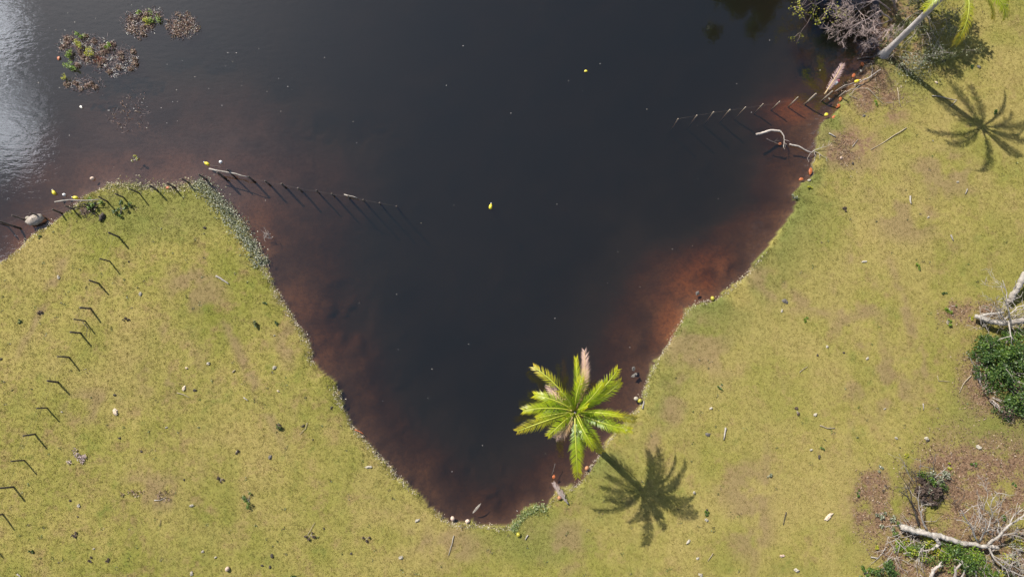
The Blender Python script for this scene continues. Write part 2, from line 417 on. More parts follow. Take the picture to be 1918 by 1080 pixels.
nb_ = R.randint(4, 9, len(tx)); tid = np.repeat(np.arange(len(tx)), nb_); n = len(tid)
spread = np.repeat(R.uniform(.02, .065, len(tx)), nb_); hgt = np.repeat(R.uniform(.7, 1.25, len(tx))*(1+1.6*edge_[keep]*(vnoise(tx, ty, 2.2, 13) > .45)), nb_)
trnd = np.repeat(R.rand(len(tx)), nb_)
gx, gy = tx[tid]+R.normal(0, 1, n)*spread, ty[tid]+R.normal(0, 1, n)*spread
gz = lookup(Z, gx, gy)
gb, gg = lookup(bare, gx, gy), lookup(green, gx, gy)
az = R.uniform(0, 2*math.pi, n); lean = R.uniform(.45, 1.35, n)
Lb = R.uniform(.04, .082, n)*hgt; Wb = R.uniform(.018, .036, n)
ca, sa = np.cos(az), np.sin(az)
base = np.stack([gx, gy, gz-.01], 1)
side = np.stack([-sa, ca, np.zeros(n)], 1)*Wb[:, None]/2
tipv = np.stack([ca*np.sin(lean), sa*np.sin(lean), np.cos(lean)], 1)*Lb[:, None]
V = np.stack([base-side, base+side, base+tipv], 1).reshape(-1, 3)
me = np_mesh('grass', V, np.arange(3*n).reshape(-1, 3), dict(green=np.repeat(gg, 3), bare=np.repeat(gb, 3), dry=np.repeat(lookup(dry, gx, gy), 3), tuft=np.repeat(trnd, 3)))
me.materials.append(m_grass)
o = bpy.data.objects.new('grass', me); COL.objects.link(o)
tag(o, 'short yellow-green pasture grass on both banks', 'grass', kind='stuff')

# ------------------------------------------------------------------ generic builders for plants, wood, stones
M_post = solid('post_shaded', (.055, .043, .035), (.13, .105, .085), 9, .9)  # posts seen from their unlit side, the shade put into the colour
M_postpale = solid('post_lit', (.22, .175, .13), (.40, .33, .25), 9, .9)  # posts seen from their sunny side, the light put into the colour
M_wire = solid('fence_wire', (.09, .07, .06), (.17, .14, .12), 5, .6, 0)
M_pale = solid('bleached_wood', (.21, .18, .15), (.48, .44, .385), 4, .92, 1.0, 20)
M_deadwood = solid('grey_dead_wood', (.25, .21, .18), (.46, .41, .36), 7, .9)
M_pinkwood = solid('pinkish_bare_twigs', (.26, .185, .165), (.46, .37, .335), 7, .9)
M_darkwood = solid('dark_wet_wood', (.035, .028, .024), (.09, .07, .06), 8, .8)
M_stick = solid('dry_stick', (.24, .19, .12), (.42, .35, .25), 10, .9)
M_trunk = solid('palm_trunk_bark', (.17, .145, .135), (.33, .295, .28), 3, .9, .5, 12)  # darker bark: shade on the leaning trunk's visible side put into the colour
M_trunkpale = solid('pale_palm_bark', (.27, .24, .225), (.46, .425, .40), 3, .9, .5, 12)
M_rock = solid('lake_rock', (.22, .18, .14), (.40, .35, .30), 5, .9, .6)
M_stone = solid('pale_stone', (.27, .235, .17), (.46, .42, .34), 12, .9)
M_white = solid('white_plastic', (.72, .70, .68), (.80, .79, .77), 6, .45, 0)
M_husk = solid('old_coconut_husk', (.42, .32, .22), (.60, .50, .38), 14, .95)
M_coco = solid('brown_coconut', (.30, .13, .055), (.42, .20, .09), 12, .7)
M_cocopale = solid('bleached_coconut', (.42, .29, .21), (.58, .45, .36), 12, .8)
M_cocogreen = solid('green_coconut', (.26, .24, .02), (.42, .36, .03), 12, .5)
M_dung = solid('dried_dung', (.030, .024, .018), (.075, .06, .045), 14, .95)
M_greystone = solid('grey_stone', (.085, .075, .065), (.16, .145, .13), 10, .9)
M_yellow = solid('yellow_plastic', (.60, .48, .02), (.74, .62, .04), 5, .4, 0)
M_pink = solid('pink_plastic', (.66, .10, .17), (.72, .16, .22), 5, .4, 0)
M_orange = leafy('orange_fallen_leaf', [(.34, .075, .025), (.44, .13, .04), (.28, .065, .03)], .15)
M_yleaf = leafy('yellow_floating_leaf', [(.55, .46, .03), (.62, .55, .05)], .15)
M_greenleaf = leafy('green_leaves', [(.035, .075, .012), (.06, .12, .015), (.10, .17, .02), (.15, .21, .03)], .3)
M_darkleaf = leafy('dark_green_leaves', [(.022, .052, .012), (.04, .085, .015), (.065, .12, .02), (.11, .16, .03)], .28)
M_brightleaf = leafy('bright_green_leaves', [(.09, .17, .015), (.16, .25, .02), (.24, .31, .03)], .35)
M_yellowleaf = leafy('yellow_green_leaves', [(.28, .30, .02), (.40, .37, .03), (.22, .26, .03)], .3)
M_paleleaf = leafy('grey_green_shore_leaves', [(.07, .085, .035), (.13, .15, .075), (.22, .235, .15), (.40, .39, .31)], .15)
M_redleaf = leafy('reddish_water_weed', [(.11, .055, .04), (.18, .09, .06), (.22, .15, .10), (.12, .10, .045)], .2)
M_litter = leafy('dry_litter', [(.06, .035, .02), (.13, .075, .042), (.21, .135, .08), (.34, .25, .165)], .1)
M_speck = leafy('petals_and_glints', [(.50, .47, .42), (.72, .70, .66), (.60, .55, .40)], .1)
FR = [(0, (.035, .090, .006)), (.25, (.14, .24, .006)), (.60, (.34, .42, .008)), (.85, (.50, .48, .010)), (1, (.56, .43, .02))]
M_frond = leafy('palm_frond_green', [(.08, .16, .012), (.20, .30, .012), (.34, .38, .015)], .38, .36, FR)
M_frondyel = leafy('palm_frond_yellowing', [(.20, .25, .015), (.34, .33, .02), (.44, .34, .03)], .36, .42,
                   [(0, (.07, .14, .012)), (.3, (.22, .27, .015)), (.7, (.40, .36, .02)), (1, (.52, .36, .03))])
M_frondead = leafy('palm_frond_dead', [(.36, .22, .16), (.48, .33, .26), (.30, .19, .14)], .25, .7,
                   [(0, (.40, .32, .05)), (.35, (.46, .30, .12)), (.6, (.48, .32, .25)), (1, (.42, .29, .25))])
M_rachis = solid('frond_rachis', (.30, .34, .03), (.42, .42, .05), 4, .5, 0)
M_rachdead = solid('frond_rachis_dry', (.44, .30, .14), (.52, .38, .22), 4, .7, 0)

def rvec(rg, zs=1.0):
    v_ = Vector((rg.gauss(0, 1), rg.gauss(0, 1), rg.gauss(0, 1)*zs)); return v_.normalized()
def lump(mb, c, rx, ry, rz, rg, rot=0, bumpy=.18, seg=8, rings=6, t=0.0):
    """uneven rounded body: stone, coconut, clod"""
    V, F = [], []; ph = [rg.uniform(0, 6) for _ in range(6)]; cr_, sr = math.cos(rot), math.sin(rot)
    for i in range(rings+1):
        th = math.pi*i/rings
        for k in range(seg):
            a = 2*math.pi*k/seg
            q = 1+bumpy*(math.sin(2*a+ph[0])*math.sin(th)+.6*math.sin(3*th+ph[1]+a)+.5*math.sin(3*a+ph[2]+2*th))*.6
            if bumpy > .3: q *= rg.uniform(.72, 1.2)
            x, y, z = rx*q*math.sin(th)*math.cos(a), ry*q*math.sin(th)*math.sin(a), rz*q*math.cos(th)
            V.append((c[0]+x*cr_-y*sr, c[1]+x*sr+y*cr_, c[2]+z))
    for i in range(rings):
        for k in range(seg):
            k2 = (k+1) % seg; F.append((i*seg+k, (i+1)*seg+k, (i+1)*seg+k2, i*seg+k2))
    mb.add(V, F, t)
def path(a, b, n, jit, rg, sag=0.0, lift=0.0):
    a, b = Vector(a), Vector(b); out = []; L_ = (b-a).length; off = Vector((0, 0, 0))
    for i in range(n+1):
        t = i/n; p = a.lerp(b, t)
        if 0 < i < n: off = off*.6+rvec(rg)*jit*L_; p = p+off
        p.z += math.sin(t*math.pi)*lift-sag*t*t
        out.append(p)
    return out
def limb(mb, pts, r0, r1, depth, rg, twig=.5, kids=5, spread=.9, up=.1, floor=0.03, minr=.006, ends=None):
    """a branch along pts with side branches of their own"""
    if r0 > .09:
        fine_ = [pts[0]]
        for a_, b_ in zip(pts[:-1], pts[1:]): fine_ += [a_.lerp(b_, .33)+rvec(rg)*r0*.16, a_.lerp(b_, .67)+rvec(rg)*r0*.16, b_]
        pts = fine_
    n = len(pts); rad = [(r0+(r1-r0)*i/(n-1))*(rg.uniform(.90, 1.12) if r0 > .09 else 1) for i in range(n)]
    mb.tube(pts, rad, 9 if r0 > .09 else (6 if r0 > .03 else 4), wob=.11 if r0 > .05 else 0, rng=rg)
    if ends is not None: ends.append(pts[-1])
    if depth <= 0: return
    total = sum((pts[i+1]-pts[i]).length for i in range(n-1))
    for _ in range(kids):
        t = rg.uniform(.25, 1)*(n-1); i = min(int(t), n-2); p = pts[i].lerp(pts[i+1], t-i)
        d = (pts[i+1]-pts[i]).normalized(); q = (d+rvec(rg)*spread+Vector((0, 0, up))).normalized()
        L_ = total*twig*rg.uniform(.5, 1.1); e_ = p+q*L_
        if e_.z < floor: e_.z = floor+rg.uniform(0, .1)
        limb(mb, path(p, e_, 3 if depth < 2 else 4, .09, rg), max(rad[i]*.62, minr), max(r1*.5, minr*.7), depth-1, rg, twig, kids, spread, up, floor, minr, ends)
def cluster(mb, cs, n, L_, W_, rg, sig=.22, flat=1.0, floor=None):
    """n leaves gathered round the clump centres cs (x, y, z, radius)"""
    rs = np.random.RandomState(rg.randint(0, 10**6)); cs = np.array(cs, float)
    k = rs.choice(len(cs), n, p=cs[:, 3]**2/(cs[:, 3]**2).sum())
    d = rs.normal(0, 1, (n, 3)); d /= np.linalg.norm(d, axis=1)[:, None]
    r = cs[k, 3]*rs.rand(n)**.42*(1+rs.normal(0, sig, n))
    C = cs[k, :3]+d*r[:, None]*np.array([1, 1, flat])
    if floor is not None: C[:, 2] = np.maximum(C[:, 2], floor+rs.rand(n)*.05)
    A = rs.normal(0, 1, (n, 3)); A[:, 2] *= .5; A /= np.linalg.norm(A, axis=1)[:, None]
    B = np.cross(A, rs.normal(0, 1, (n, 3))*[.5, .5, 1]+[0, 0, .8]); B /= np.linalg.norm(B, axis=1)[:, None]
    mb.leaves(C, A, B, L_*rs.uniform(.6, 1.3, n), W_*rs.uniform(.6, 1.3, n))

# ------------------------------------------------------------------ coconut palms
def frond(base, az, length, e0, droop, leaf, rg, roll=0.0, gap=None):
    """rachis tube and leaflet strips of one feather-shaped frond"""
    h_ = Vector((math.sin(az), math.cos(az), 0)); pts = []; p = Vector(base); n = 14; ang = e0
    side_drift = rg.uniform(-.55, .55)
    for i in range(n+1):
        pts.append(p.copy()); ang = e0+.12-droop*1.25*(i/n)**1.35
        hd = (h_+Vector((h_.y, -h_.x, 0))*side_drift*(i/n)).normalized()
        p = p+(hd*math.cos(ang)+Vector((0, 0, 1))*math.sin(ang))*(length/n)
    ra = MB(); ra.tube(pts, [.045*(1-.85*i/n)+.006 for i in range(n+1)], 5)
    lf = MB(); m = int(length*20)
    for k in range(m):
        t = .16+.84*k/(m-1)
        if gap and gap[0] < t < gap[1] and rg.random() < .4: continue
        x = t*n; i = min(int(x), n-1); q = pts[i].lerp(pts[min(i+1, n)], x-i)
        d = (pts[min(i+1, n)]-pts[max(i-1, 0)]).normalized()
        s_ = d.cross(Vector((0, 0, 1))).normalized(); upv = s_.cross(d).normalized()
        ll = leaf*min(1.0, .40+1.7*(t-.16))*(1-.42*t**4)*rg.uniform(.76, 1.12)
        for sg in (-1, 1):
            if rg.random() < .10: continue
            fw = .38+.80*t+rg.uniform(-.14, .14); dr = rg.uniform(.10, .60)+.15*t
            sd = s_*math.cos(roll)*sg+upv*math.sin(roll)*sg
            dd = (sd+d*fw+upv*.22).normalized(); d2 = (sd*.8+d*fw-Vector((0, 0, 1))*dr).normalized()
            w_ = d*.021; a1 = q+dd*ll*.5; a2 = a1+d2*ll*.55
            lf.add([q-w_*.6, q+w_*.6, a1+w_, a1-w_, a2], [(0, 1, 2, 3), (3, 2, 4)], [t*.75, t*.75, t*.9, t*.9, min(1, t+.08)])
    return ra, lf
def palm(label, base, top, fronds, seed, r0=.20, r1=.13, nuts=3, bark=None):
    rg = random.Random(seed); o_ = root('coconut_palm', label, 'palm tree', base)
    tk = MB(); n = 44; pts, rad = [], []
    bv, tv = Vector(base), Vector(top); lean = Vector((tv.x-bv.x, tv.y-bv.y, 0))
    for i in range(n+1):
        t = i/n; e_ = t**1.35 if lean.length > 1 else t
        p = Vector((bv.x+lean.x*e_, bv.y+lean.y*e_, bv.z-.15+(tv.z-bv.z+.15)*t)); pts.append(p)
        rad.append((r1+(r0-r1)*(1-t)+.16*math.exp(-t*14))*(1+(.06 if i % 2 else -.02)))
    tk.tube(pts, rad, 12, wob=.03, rng=rg); tk.obj('trunk', bark or M_trunk, o_)
    cr_ = MB()
    for k in range(9):
        a = rg.uniform(0, 6.28); q = tv+Vector((math.cos(a)*.12, math.sin(a)*.12, -.1))
        cr_.tube([q, q+Vector((math.cos(a)*.12, math.sin(a)*.12, .35))], [.07, .02], 5)
    cr_.obj('crown_shaft', M_rachdead, o_)
    for k in range(nuts):
        a = rg.uniform(0, 6.28); nb = MB(); lump(nb, tv+Vector((math.cos(a)*.27, math.sin(a)*.27, -.28)), .11, .11, .14, rg, 0, .05)
        nb.obj('coconut', M_cocogreen, o_)
    for (dx, dy, L_, e0, dr, kind) in fronds:
        az_ = math.atan2(dx, -dy)               # survey direction: right, down
        lm = {'g': M_frond, 'y': M_frondyel, 'd': M_frondead}[kind[0]]
        ra, lf = frond(tv+Vector((math.sin(az_)*.1, math.cos(az_)*.1, 0)), az_, L_, e0, dr, (.53 if L_ > 2.2 else .44) if kind[0] != 'd' else .5, rg,
                       1.1 if 'e' in kind else (.7 if 'r' in kind else rg.uniform(-.4, .4)), (.2, .6) if 's' in kind else None)
        f_ = lf.obj('frond', lm, o_)
        if kind[0] == 'd': f_['label'] = 'dead pinkish brown frond'
        ra.obj('rachis', M_rachdead if kind[0] == 'd' else M_rachis, f_)
    return o_
PB = G(1092, 812); PT = Vector((*(float(q) for q in P(1077, 771, 5.85)), 5.85))
palm('young coconut palm with bright yellow-green crown leaning out over the water', PB, PT,
     [(-250, -430, 3.1, .45, .95, 'ys'), (30, -425, 2.7, .55, .7, 'ge'), (173, -480, 3.1, .5, .75, 'dr'), (400, -305, 3.05, .55, .95, 'g'),
      (425, -195, 2.9, .05, .8, 'g'), (510, 40, 3.1, .35, 1.0, 'y'), (415, 200, 2.9, .6, 1.0, 'g'), (85, 280, 2.1, .8, 1.3, 'g'),
      (-20, 500, 3.2, .3, .95, 'g'), (-470, 115, 3.1, .40, 1.0, 'y'), (-410, -115, 2.7, .6, 1.0, 'g'), (-215, -150, 1.9, .1, 1.0, 'd'),
      (315, -15, 2.4, .9, 1.1, 'ge'), (-90, -170, 1.9, 1.15, .9, 'g'), (60, 90, 1.5, 1.3, .6, 'ge'), (300, 130, 2.6, -.1, .7, 'g'), (180, -150, 2.2, .9, .9, 'g'), (-190, 120, 2.0, .9, 1.2, 'g'),
      (-330, 30, 2.0, -.1, .8, 'g'), (130, -300, 2.1, .15, .8, 'g'), (60, 390, 2.3, .0, .9, 'g'),
      (230, 260, 2.2, .3, 1.3, 'g'), (90, -90, 1.4, 1.35, .5, 'ge'), (-60, 60, 1.4, 1.3, .7, 'g'), (330, -240, 2.3, .85, 1.3, 'g'), (-330, -230, 2.3, .5, 1.3, 'g'), (150, 330, 2.6, .15, 1.1, 'y'), (-150, 330, 1.9, -.3, .8, 'd'), (460, 120, 2.2, -.2, .9, 'd'), (-30, -320, 2.0, .95, 1.0, 'g')], 3)
QB = G(1655, 103); QT = Vector((*(float(q) for q in P(1800, -40, 7.1)), 7.1))
palm('tall coconut palm with bare grey trunk rising from the shore by the twiggy shrubs', QB, QT,
     [(-30, -110, 3.2, .45, .9, 'g'), (-95, 10, 3.2, .25, 1.0, 'g'), (95, -35, 3.3, .4, 1.0, 'g'), (80, 62, 3.2, .35, 1.1, 'g'),
      (12, 120, 3.6, .25, 1.2, 'y'), (70, 90, 2.9, .25, 1.2, 'ye'), (-75, 45, 2.4, .2, 1.2, 'g'), (90, 5, 2.6, .8, 1.0, 'g'), (-60, -70, 2.2, .8, 1.0, 'g'), (40, -90, 2.3, .9, 1.1, 'g'), (70, -70, 2.9, .15, 1.0, 'g'), (-50, -100, 2.9, .1, 1.0, 'g'), (100, 30, 3.1, .1, .9, 'g'), (-90, -40, 2.9, .15, .9, 'g')], 5, .19, .135, 3, M_trunkpale)

# ------------------------------------------------------------------ fences: posts standing in line, strung with wire
def fence(label, spec, mat, wires, seed, rad=.042):
    rg = random.Random(seed); b0 = G(*spec[0][:2], water=True)
    o_ = root('wire_fence', label, 'fence', b0); tops = []
    for (px, py, hgt, *lean) in spec:
        p = G(px, py, water=(hgt < 0)); h_ = abs(hgt)
        zb = ground_z(p.x, p.y)-.25
        lx, ly = (lean+[0, 0])[:2] if lean else (rg.uniform(-.09, .09), rg.uniform(-.09, .09))
        t_ = Vector((p.x+lx*h_, p.y+ly*h_, p.z+h_)); bb = Vector((p.x, p.y, zb))
        mb = MB(); r = rad*rg.uniform(.8, 1.2)
        mid = bb.lerp(t_, .55)+Vector((rg.uniform(-.02, .02), rg.uniform(-.02, .02), 0))
        mb.tube([bb, mid, t_-Vector((0, 0, .03)), t_], [r*1.1, r, r*.92, r*.6], 7, wob=.1, rng=rg)
        mb.obj('post', mat, o_); tops.append((bb, t_, p, h_))
    for f in wires:
        mb = MB(); pts = []
        for i, (bb, t_, p, h_) in enumerate(tops):
            q = Vector((p.x, p.y, p.z)).lerp(t_, f)
            if i: a = pts[-1]; pts.append(a.lerp(q, .5)-Vector((0, 0, .02)))
            pts.append(q)
        mb.tube(pts, .0035, 4); mb.obj('wire', M_wire, o_)
    return o_
fence('dark wire fence running down the left lawn towards the lower left corner',
      [(223,444,.98),(205.5,489,1.0),(185,531,.95),(170,577,1.0),(160,601,1.0),(151,623,.98),(129.5,669,1.0),(109,716,.98),(87.5,763,.98),
       (65.5,812,1.0),(45.5,862,1.05),(26,912,1.05),(5,962,1.0),(-17,1015,1.0),(-38,1066,1.0)], M_post, (.45, .88), 1, .05)
fence('short dark fence along the tip of the left bank beside the grey rock',
      [(0,420,-.7),(28,424,-1.0,-.3,.1),(52,414,-1.0,-.25,.1),(81,407,.9,-.2,.05),(113,399.5,.8),(137,391,.85),(172,388,.8),(201,377,.9),(231,369,.95),(261,362,1.0),(294,356,.95),(325,349.5,.9),(352,341,.9)], M_post, (.5, .9), 2, .05)
fence('line of dark posts and wire wading from the left bank out into deep water',
      [(385,335,-.85),(417,331,-.9),(435,329,-.95),(472,337,-.62),(502,343,-.55),(533,349,-.5),(563,355,-.46),(595,360.5,-.42),(625,365,-.38),(653,370,-.32),(682,375.5,-.24),(712,381,-.2),(743,386.5,-.12)], M_post, (.6,), 3, .06)
fence('line of pale posts and wire wading from the right shore into the lake',
      [(1574,179,.75),(1544,184,-.85,.15,.1),(1513,190,-.9,.15,.12),(1484,193,-.72,.1,.1),(1454,196,-.5),(1424.5,200,-.38),(1394,204,-.3),(1365.5,208,-.24),(1336,211.5,-.14),(1305,217,-.1),(1270,223,-.05)], M_postpale, (.45,), 4, .045)

# ------------------------------------------------------------------ floats and poles tied to the fences
def blobthing(name, px, py, rx, ry, rz, mat, label, cat, rot=0, bumpy=.12, water=False, sink=.35, group=None, seed=None, lift=0.0):
    rg = random.Random(seed if seed is not None else int(px*7+py)); p = G(px, py, water)
    mb = MB(); lump(mb, (p.x, p.y, p.z+rz*(1-sink)+lift), rx, ry, rz, rg, rot, bumpy)
    return solo(name, mb, mat, p, label, cat, group)
def jug(px, py, rot, cord_to, label, z=.0):
    p = G(px, py, True); o_ = root('plastic_jug', label, 'float', p+Vector((0, 0, z)))
    rg = random.Random(int(px)); c_, s_ = math.cos(rot), math.sin(rot); mb = MB()
    ax = Vector((c_, s_, 0)); q = p+Vector((0, 0, .06+z))
    prof = [(-.16, .035), (-.145, .08), (-.04, .10), (.07, .09), (.12, .05), (.155, .03), (.18, .03)]
    mb.tube([q+ax*a for a, _ in prof], [r for _, r in prof], 10, rng=rg); mb.obj('body', M_yellow, o_)
    cb = MB(); cb.tube([q+ax*.18, q+ax*.21], [.042, .042], 8); cb.obj('cap', M_white, o_)
    if cord_to:
        e_ = G(*cord_to, True)+Vector((0, 0, .05)); db = MB(); db.tube(path(q+ax*-.18, e_, 5, .03, rg), .011, 4); db.obj('cord', M_wire, o_)
    return o_
jug(388, 307, math.radians(150), (416, 313), 'yellow jug float tied by a cord beside the fence leaving the left bank')
jug(102, 361, math.radians(125), None, 'yellow jug float drifting off the left bank, farthest from the fence')
jug(143, 371, math.radians(170), None, 'yellow jug float washed onto dark debris at the left bank', .05)
jug(1600, 157, math.radians(20), (1566, 172), 'yellow jug float caught on brushwood at the right shore', .3)
jug(919, 387, math.radians(80), None, 'lone yellow jug float in the middle of the dark lake')
def ball(px, py, r, label):
    p = G(px, py, True); o_ = root('ball_float', label, 'float', p); mb = MB()
    rg = random.Random(3); lump(mb, p+Vector((0, 0, r*.55)), r, r, r, rg, 0, 0, 12, 8); mb.obj('body', M_white, o_)
    nb = MB(); nb.tube([p+Vector((r*.6, -r*.6, r*.6)), p+Vector((r*1.5, -r*1.5, .02))], [.03, .02], 6); nb.obj('neck', M_greystone, o_)
ball(414, 304, .10, 'round white float beside the yellow jug near the fence into the lake')
ball(121, 365, .09, 'round white float between two yellow jugs off the left bank')
bt = root('plastic_bottle', 'white bottle with pink cap caught on the fence by the dead frond', 'bottle', G(1561, 160, True))
p = G(1558, 163, True)+Vector((0, 0, .35)); ax = Vector((.72, .69, .05)); mb = MB()
mb.tube([p, p+ax*.04, p+ax*.22, p+ax*.28], [.05, .085, .085, .04], 9); mb.obj('body', M_white, bt)
mb = MB(); mb.tube([p+ax*.28, p+ax*.30, p+ax*.40, p+ax*.42], [.05, .085, .085, .05], 9); mb.obj('cap', M_pink, bt)
mb = MB(); mb.tube([p-ax*.02, Vector((p.x-.1, p.y-.1, -.6))], [.03, .035], 6); mb.obj('stake', M_postpale, bt)

def stick(pts, r, mat, label, name='stick', cat='stick', z=.04, kids=0, seed=None, water=False, rise=0.0):
    rg = random.Random(seed if seed is not None else int(pts[0][0]*3+pts[0][1])); W3 = []
    for i, q in enumerate(pts):
        g_ = G(q[0], q[1], water); W3.append(g_+Vector((0, 0, z+rise*i/(len(pts)-1)+(q[2] if len(q) > 2 else 0))))
    mb = MB(); fine = [W3[0]]
    for a, b_ in zip(W3[:-1], W3[1:]): fine += path(a, b_, 3, .03, rg)[1:]
    limb(mb, fine, r, r*.55, 1 if kids else 0, rg, .3, kids, .9, .1, .02, r*.35)
    return solo(name, mb, mat, W3[0]-Vector((0, 0, z)), label, cat)
stick([(112,382),(155,379),(196,377)], .045, M_pale, 'long pale pole lying over the shore of the left bank', 'pole', 'pole', .45)
stick([(400,322),(436,329),(471,337)], .05, M_pale, 'long white rail lying along the posts leaving the left bank', 'pole', 'pole', .62, water=True)
stick([(646,366),(671,372.5)], .04, M_pale, 'short pale stick caught on the wading fence, far end', 'stick', 'stick', .2, water=True)
stick([(157,603),(167,615),(164,632)], .022, M_post, 'thin dark stick leaning against the left lawn fence', z=.12)

# ------------------------------------------------------------------ rock and debris at the left bank
blobthing('rock', 69, 413, .50, .37, .30, M_rock, 'big rounded grey-brown rock in the shallows of the left bank', 'rock', .3, .16, True, .45)
blobthing('rock', 54, 409, .15, .13, .12, M_stone, 'small pale rock touching the big rock at the left bank', 'rock', 0, .12, True, .4)
blobthing('coconut', 174, 335, .13, .11, .11, M_cocopale, 'pale pink coconut floating off the left bank', 'coconut', .4, .06, True)
blobthing('stone', 192, 407, .26, .17, .12, M_dung, 'dark wedge-shaped clod below the shore bushes on the left bank', 'clod', 1.0, .35)
def bush(px, py, r, h_, n, mats, label, cat='bush', L_=.11, stems=6, seed=None, name='bush', sq=1.0, rot=0):
    rg = random.Random(seed if seed is not None else int(px+py*3)); p = G(px, py)
    o_ = root(name, label, cat, p); cs = []
    for k in range(max(4, int(r*14))):
        a, q = rg.uniform(0, 6.28), r*math.sqrt(rg.random()); x, y = q*math.cos(a), q*math.sin(a)*sq
        x, y = x*math.cos(rot)-y*math.sin(rot), x*math.sin(rot)+y*math.cos(rot)
        cs.append((p.x+x, p.y+y, p.z+h_*rg.uniform(.35, 1)*(1-.5*(q/r)**2), r*rg.uniform(.16, .34)))
    st = MB()
    for k in range(stems):
        c = cs[k % len(cs)]; limb(st, path((p.x+rg.uniform(-.1, .1)*r, p.y+rg.uniform(-.1, .1)*r, p.z-.03), c[:3], 4, .06, rg), .018+.014*r, .006, 1, rg, .4, 3)
    st.obj('stem', M_deadwood, o_)
    nm = len(mats)
    for i, m_ in enumerate(mats):
        mb = MB(); cluster(mb, cs[i::nm] if len(cs) > 3*nm else cs, n//nm, L_, L_*.55, rg, floor=p.z)
        mb.obj('foliage', m_, o_)
    return o_
bush(178, 381, .42, .45, 260, [M_greenleaf, M_brightleaf], 'small green bush under the pale pole on the left bank')
bush(226, 392, .45, .5, 340, [M_darkleaf, M_greenleaf], 'dark green bush behind the left bank fence, second from the shore pole')
bush(245, 386, .20, .25, 80, [M_greenleaf], 'tiny green bush right of the dark green one on the left bank')
bush(255, 298, .26, .12, 60, [M_yellowleaf, M_paleleaf], 'small olive leafy plant standing alone in the shallows off the left bank', 'plant', name='water_plant')
rg = random.Random(8); p = G(160, 392); o_ = root('brush_pile', 'heap of dark twigs and dry scraps on the tip of the left bank', 'brush pile', p)
mb = MB()
for k in range(60):
    a = G(160+rg.gauss(0, 14), 391+rg.gauss(0, 8)); mb.tube(path(a+Vector((0, 0, .04)), a+rvec(rg, .25)*rg.uniform(.2, .6)+Vector((0, 0, .08)), 2, .08, rg), .012, 4)
mb.obj('twigs', M_darkwood, o_)
mb = MB(); cluster(mb, [(*G(155+k*5, 390+rg.uniform(-5, 8)), .22) for k in range(5)], 260, .12, .06, rg, flat=.3, floor=p.z); mb.obj('dry_leaves', M_litter, o_)

# ------------------------------------------------------------------ water weed mats, upper left
def weed(label, ells, ntw, nlf, seed, greens=(), reds=()):
    rg = random.Random(seed); c0 = G(ells[0][0], ells[0][1], True); o_ = root('water_weed', label, 'water weed', c0)
    def spot():
        e_ = ells[rg.choices(range(len(ells)), [q[2]*q[3]*q[4] for q in ells])[0]]
        a, q = rg.uniform(0, 6.28), rg.random()**.5*rg.uniform(.7, 1.12)
        return G(e_[0]+e_[2]*q*math.cos(a), e_[1]+e_[3]*q*math.sin(a), True)
    tw = MB(); pl = MB(); lf = MB(); fl = MB()
    for k in range(ntw):
        a = spot(); d = rvec(rg, .5)*rg.uniform(.10, .34); d.z = abs(d.z)*.8
        (tw if rg.random() < .75 else pl).tube([a-Vector((0, 0, .04)), a+d*.55, a+d+Vector((0, 0, rg.uniform(0, .05)))], [.012, .009, .005], 3)
    cs = [(*(spot()+Vector((0, 0, .05))), .18) for _ in range(40)]
    cluster(lf, cs, nlf, .11, .05, rg, flat=.8, floor=.01)
    cs = [(*(spot()+Vector((0, 0, .05))), .2) for _ in range(50)]
    cluster(fl, cs, nlf//6, .055, .035, rg, flat=.3, floor=.02)  # pale flecks painted in as sun glints on the wet leaves
    tw.obj('stems', solid('weed_stem', (.10, .065, .06), (.22, .15, .14), 6, .8, 0), o_); pl.obj('bleached_stems', M_pinkwood, o_)
    lf.obj('leaves', M_redleaf, o_); fl.obj('glint_flecks', M_speck, o_)
    for i, (px, py, r) in enumerate(greens):
        mb = MB(); q = G(px, py, True); cluster(mb, [(q.x+rg.gauss(0, r*.5), q.y+rg.gauss(0, r*.5), .12+rg.uniform(0, .2), r*.5) for _ in range(5)], int(170*r/.3), .09, .05, rg, floor=.02)
        mb.obj('green_tuft', M_yellowleaf if i % 2 else M_brightleaf, o_)
    for (px, py, r) in reds:
        mb = MB(); q = G(px, py, True); cluster(mb, [(q.x+rg.gauss(0, r*.6), q.y+rg.gauss(0, r*.4), .08, r*.5) for _ in range(5)], 150, .09, .05, rg, flat=.5, floor=.02)
        mb.obj('red_tuft', leafy('red_weed_leaves', [(.22, .07, .04), (.28, .11, .06), (.20, .09, .06)], .2), o_)
    return o_
weed('largest mat of reddish water weed with green tufts off the left bank', [(165,95,52,30,1.2),(215,112,42,30,1.1),(160,158,34,18,.8),(135,80,25,16,.8)], 1300, 3600, 21,
     [(155,68,.25),(150,85,.3),(133,103,.3),(172,98,.3),(135,128,.35),(124,147,.16),(205,90,.2)], [(187,110,.22)])
weed('middle mat of water weed with one bright green tuft near the top edge', [(262,45,32,26,1),(285,30,22,14,.8)], 560, 1100, 22, [(285,36,.38),(275,42,.25),(262,24,.15)])
weed('smallest round mat of bare water weed, right of the green-tufted one', [(342,50,29,25,1)], 420, 800, 23)
weed('faint scatter of drowned water weed below the large mat', [(240,215,42,34,1),(262,185,18,14,.5)], 90, 60, 24)
rg = random.Random(4); p = G(503, 441, True); mb = MB()
for k in range(9): limb(mb, path(p+Vector((rg.uniform(-.3, .3), rg.uniform(-.2, .2), -.05)), p+rvec(rg, .4)*rg.uniform(.2, .45)+Vector((0, 0, .18)), 3, .1, rg), .016, .007, 1, rg, .4, 2)
solo('branch', mb, M_deadwood, p, 'small dead grey branch poking from the shallows right of the left bank', 'branch')

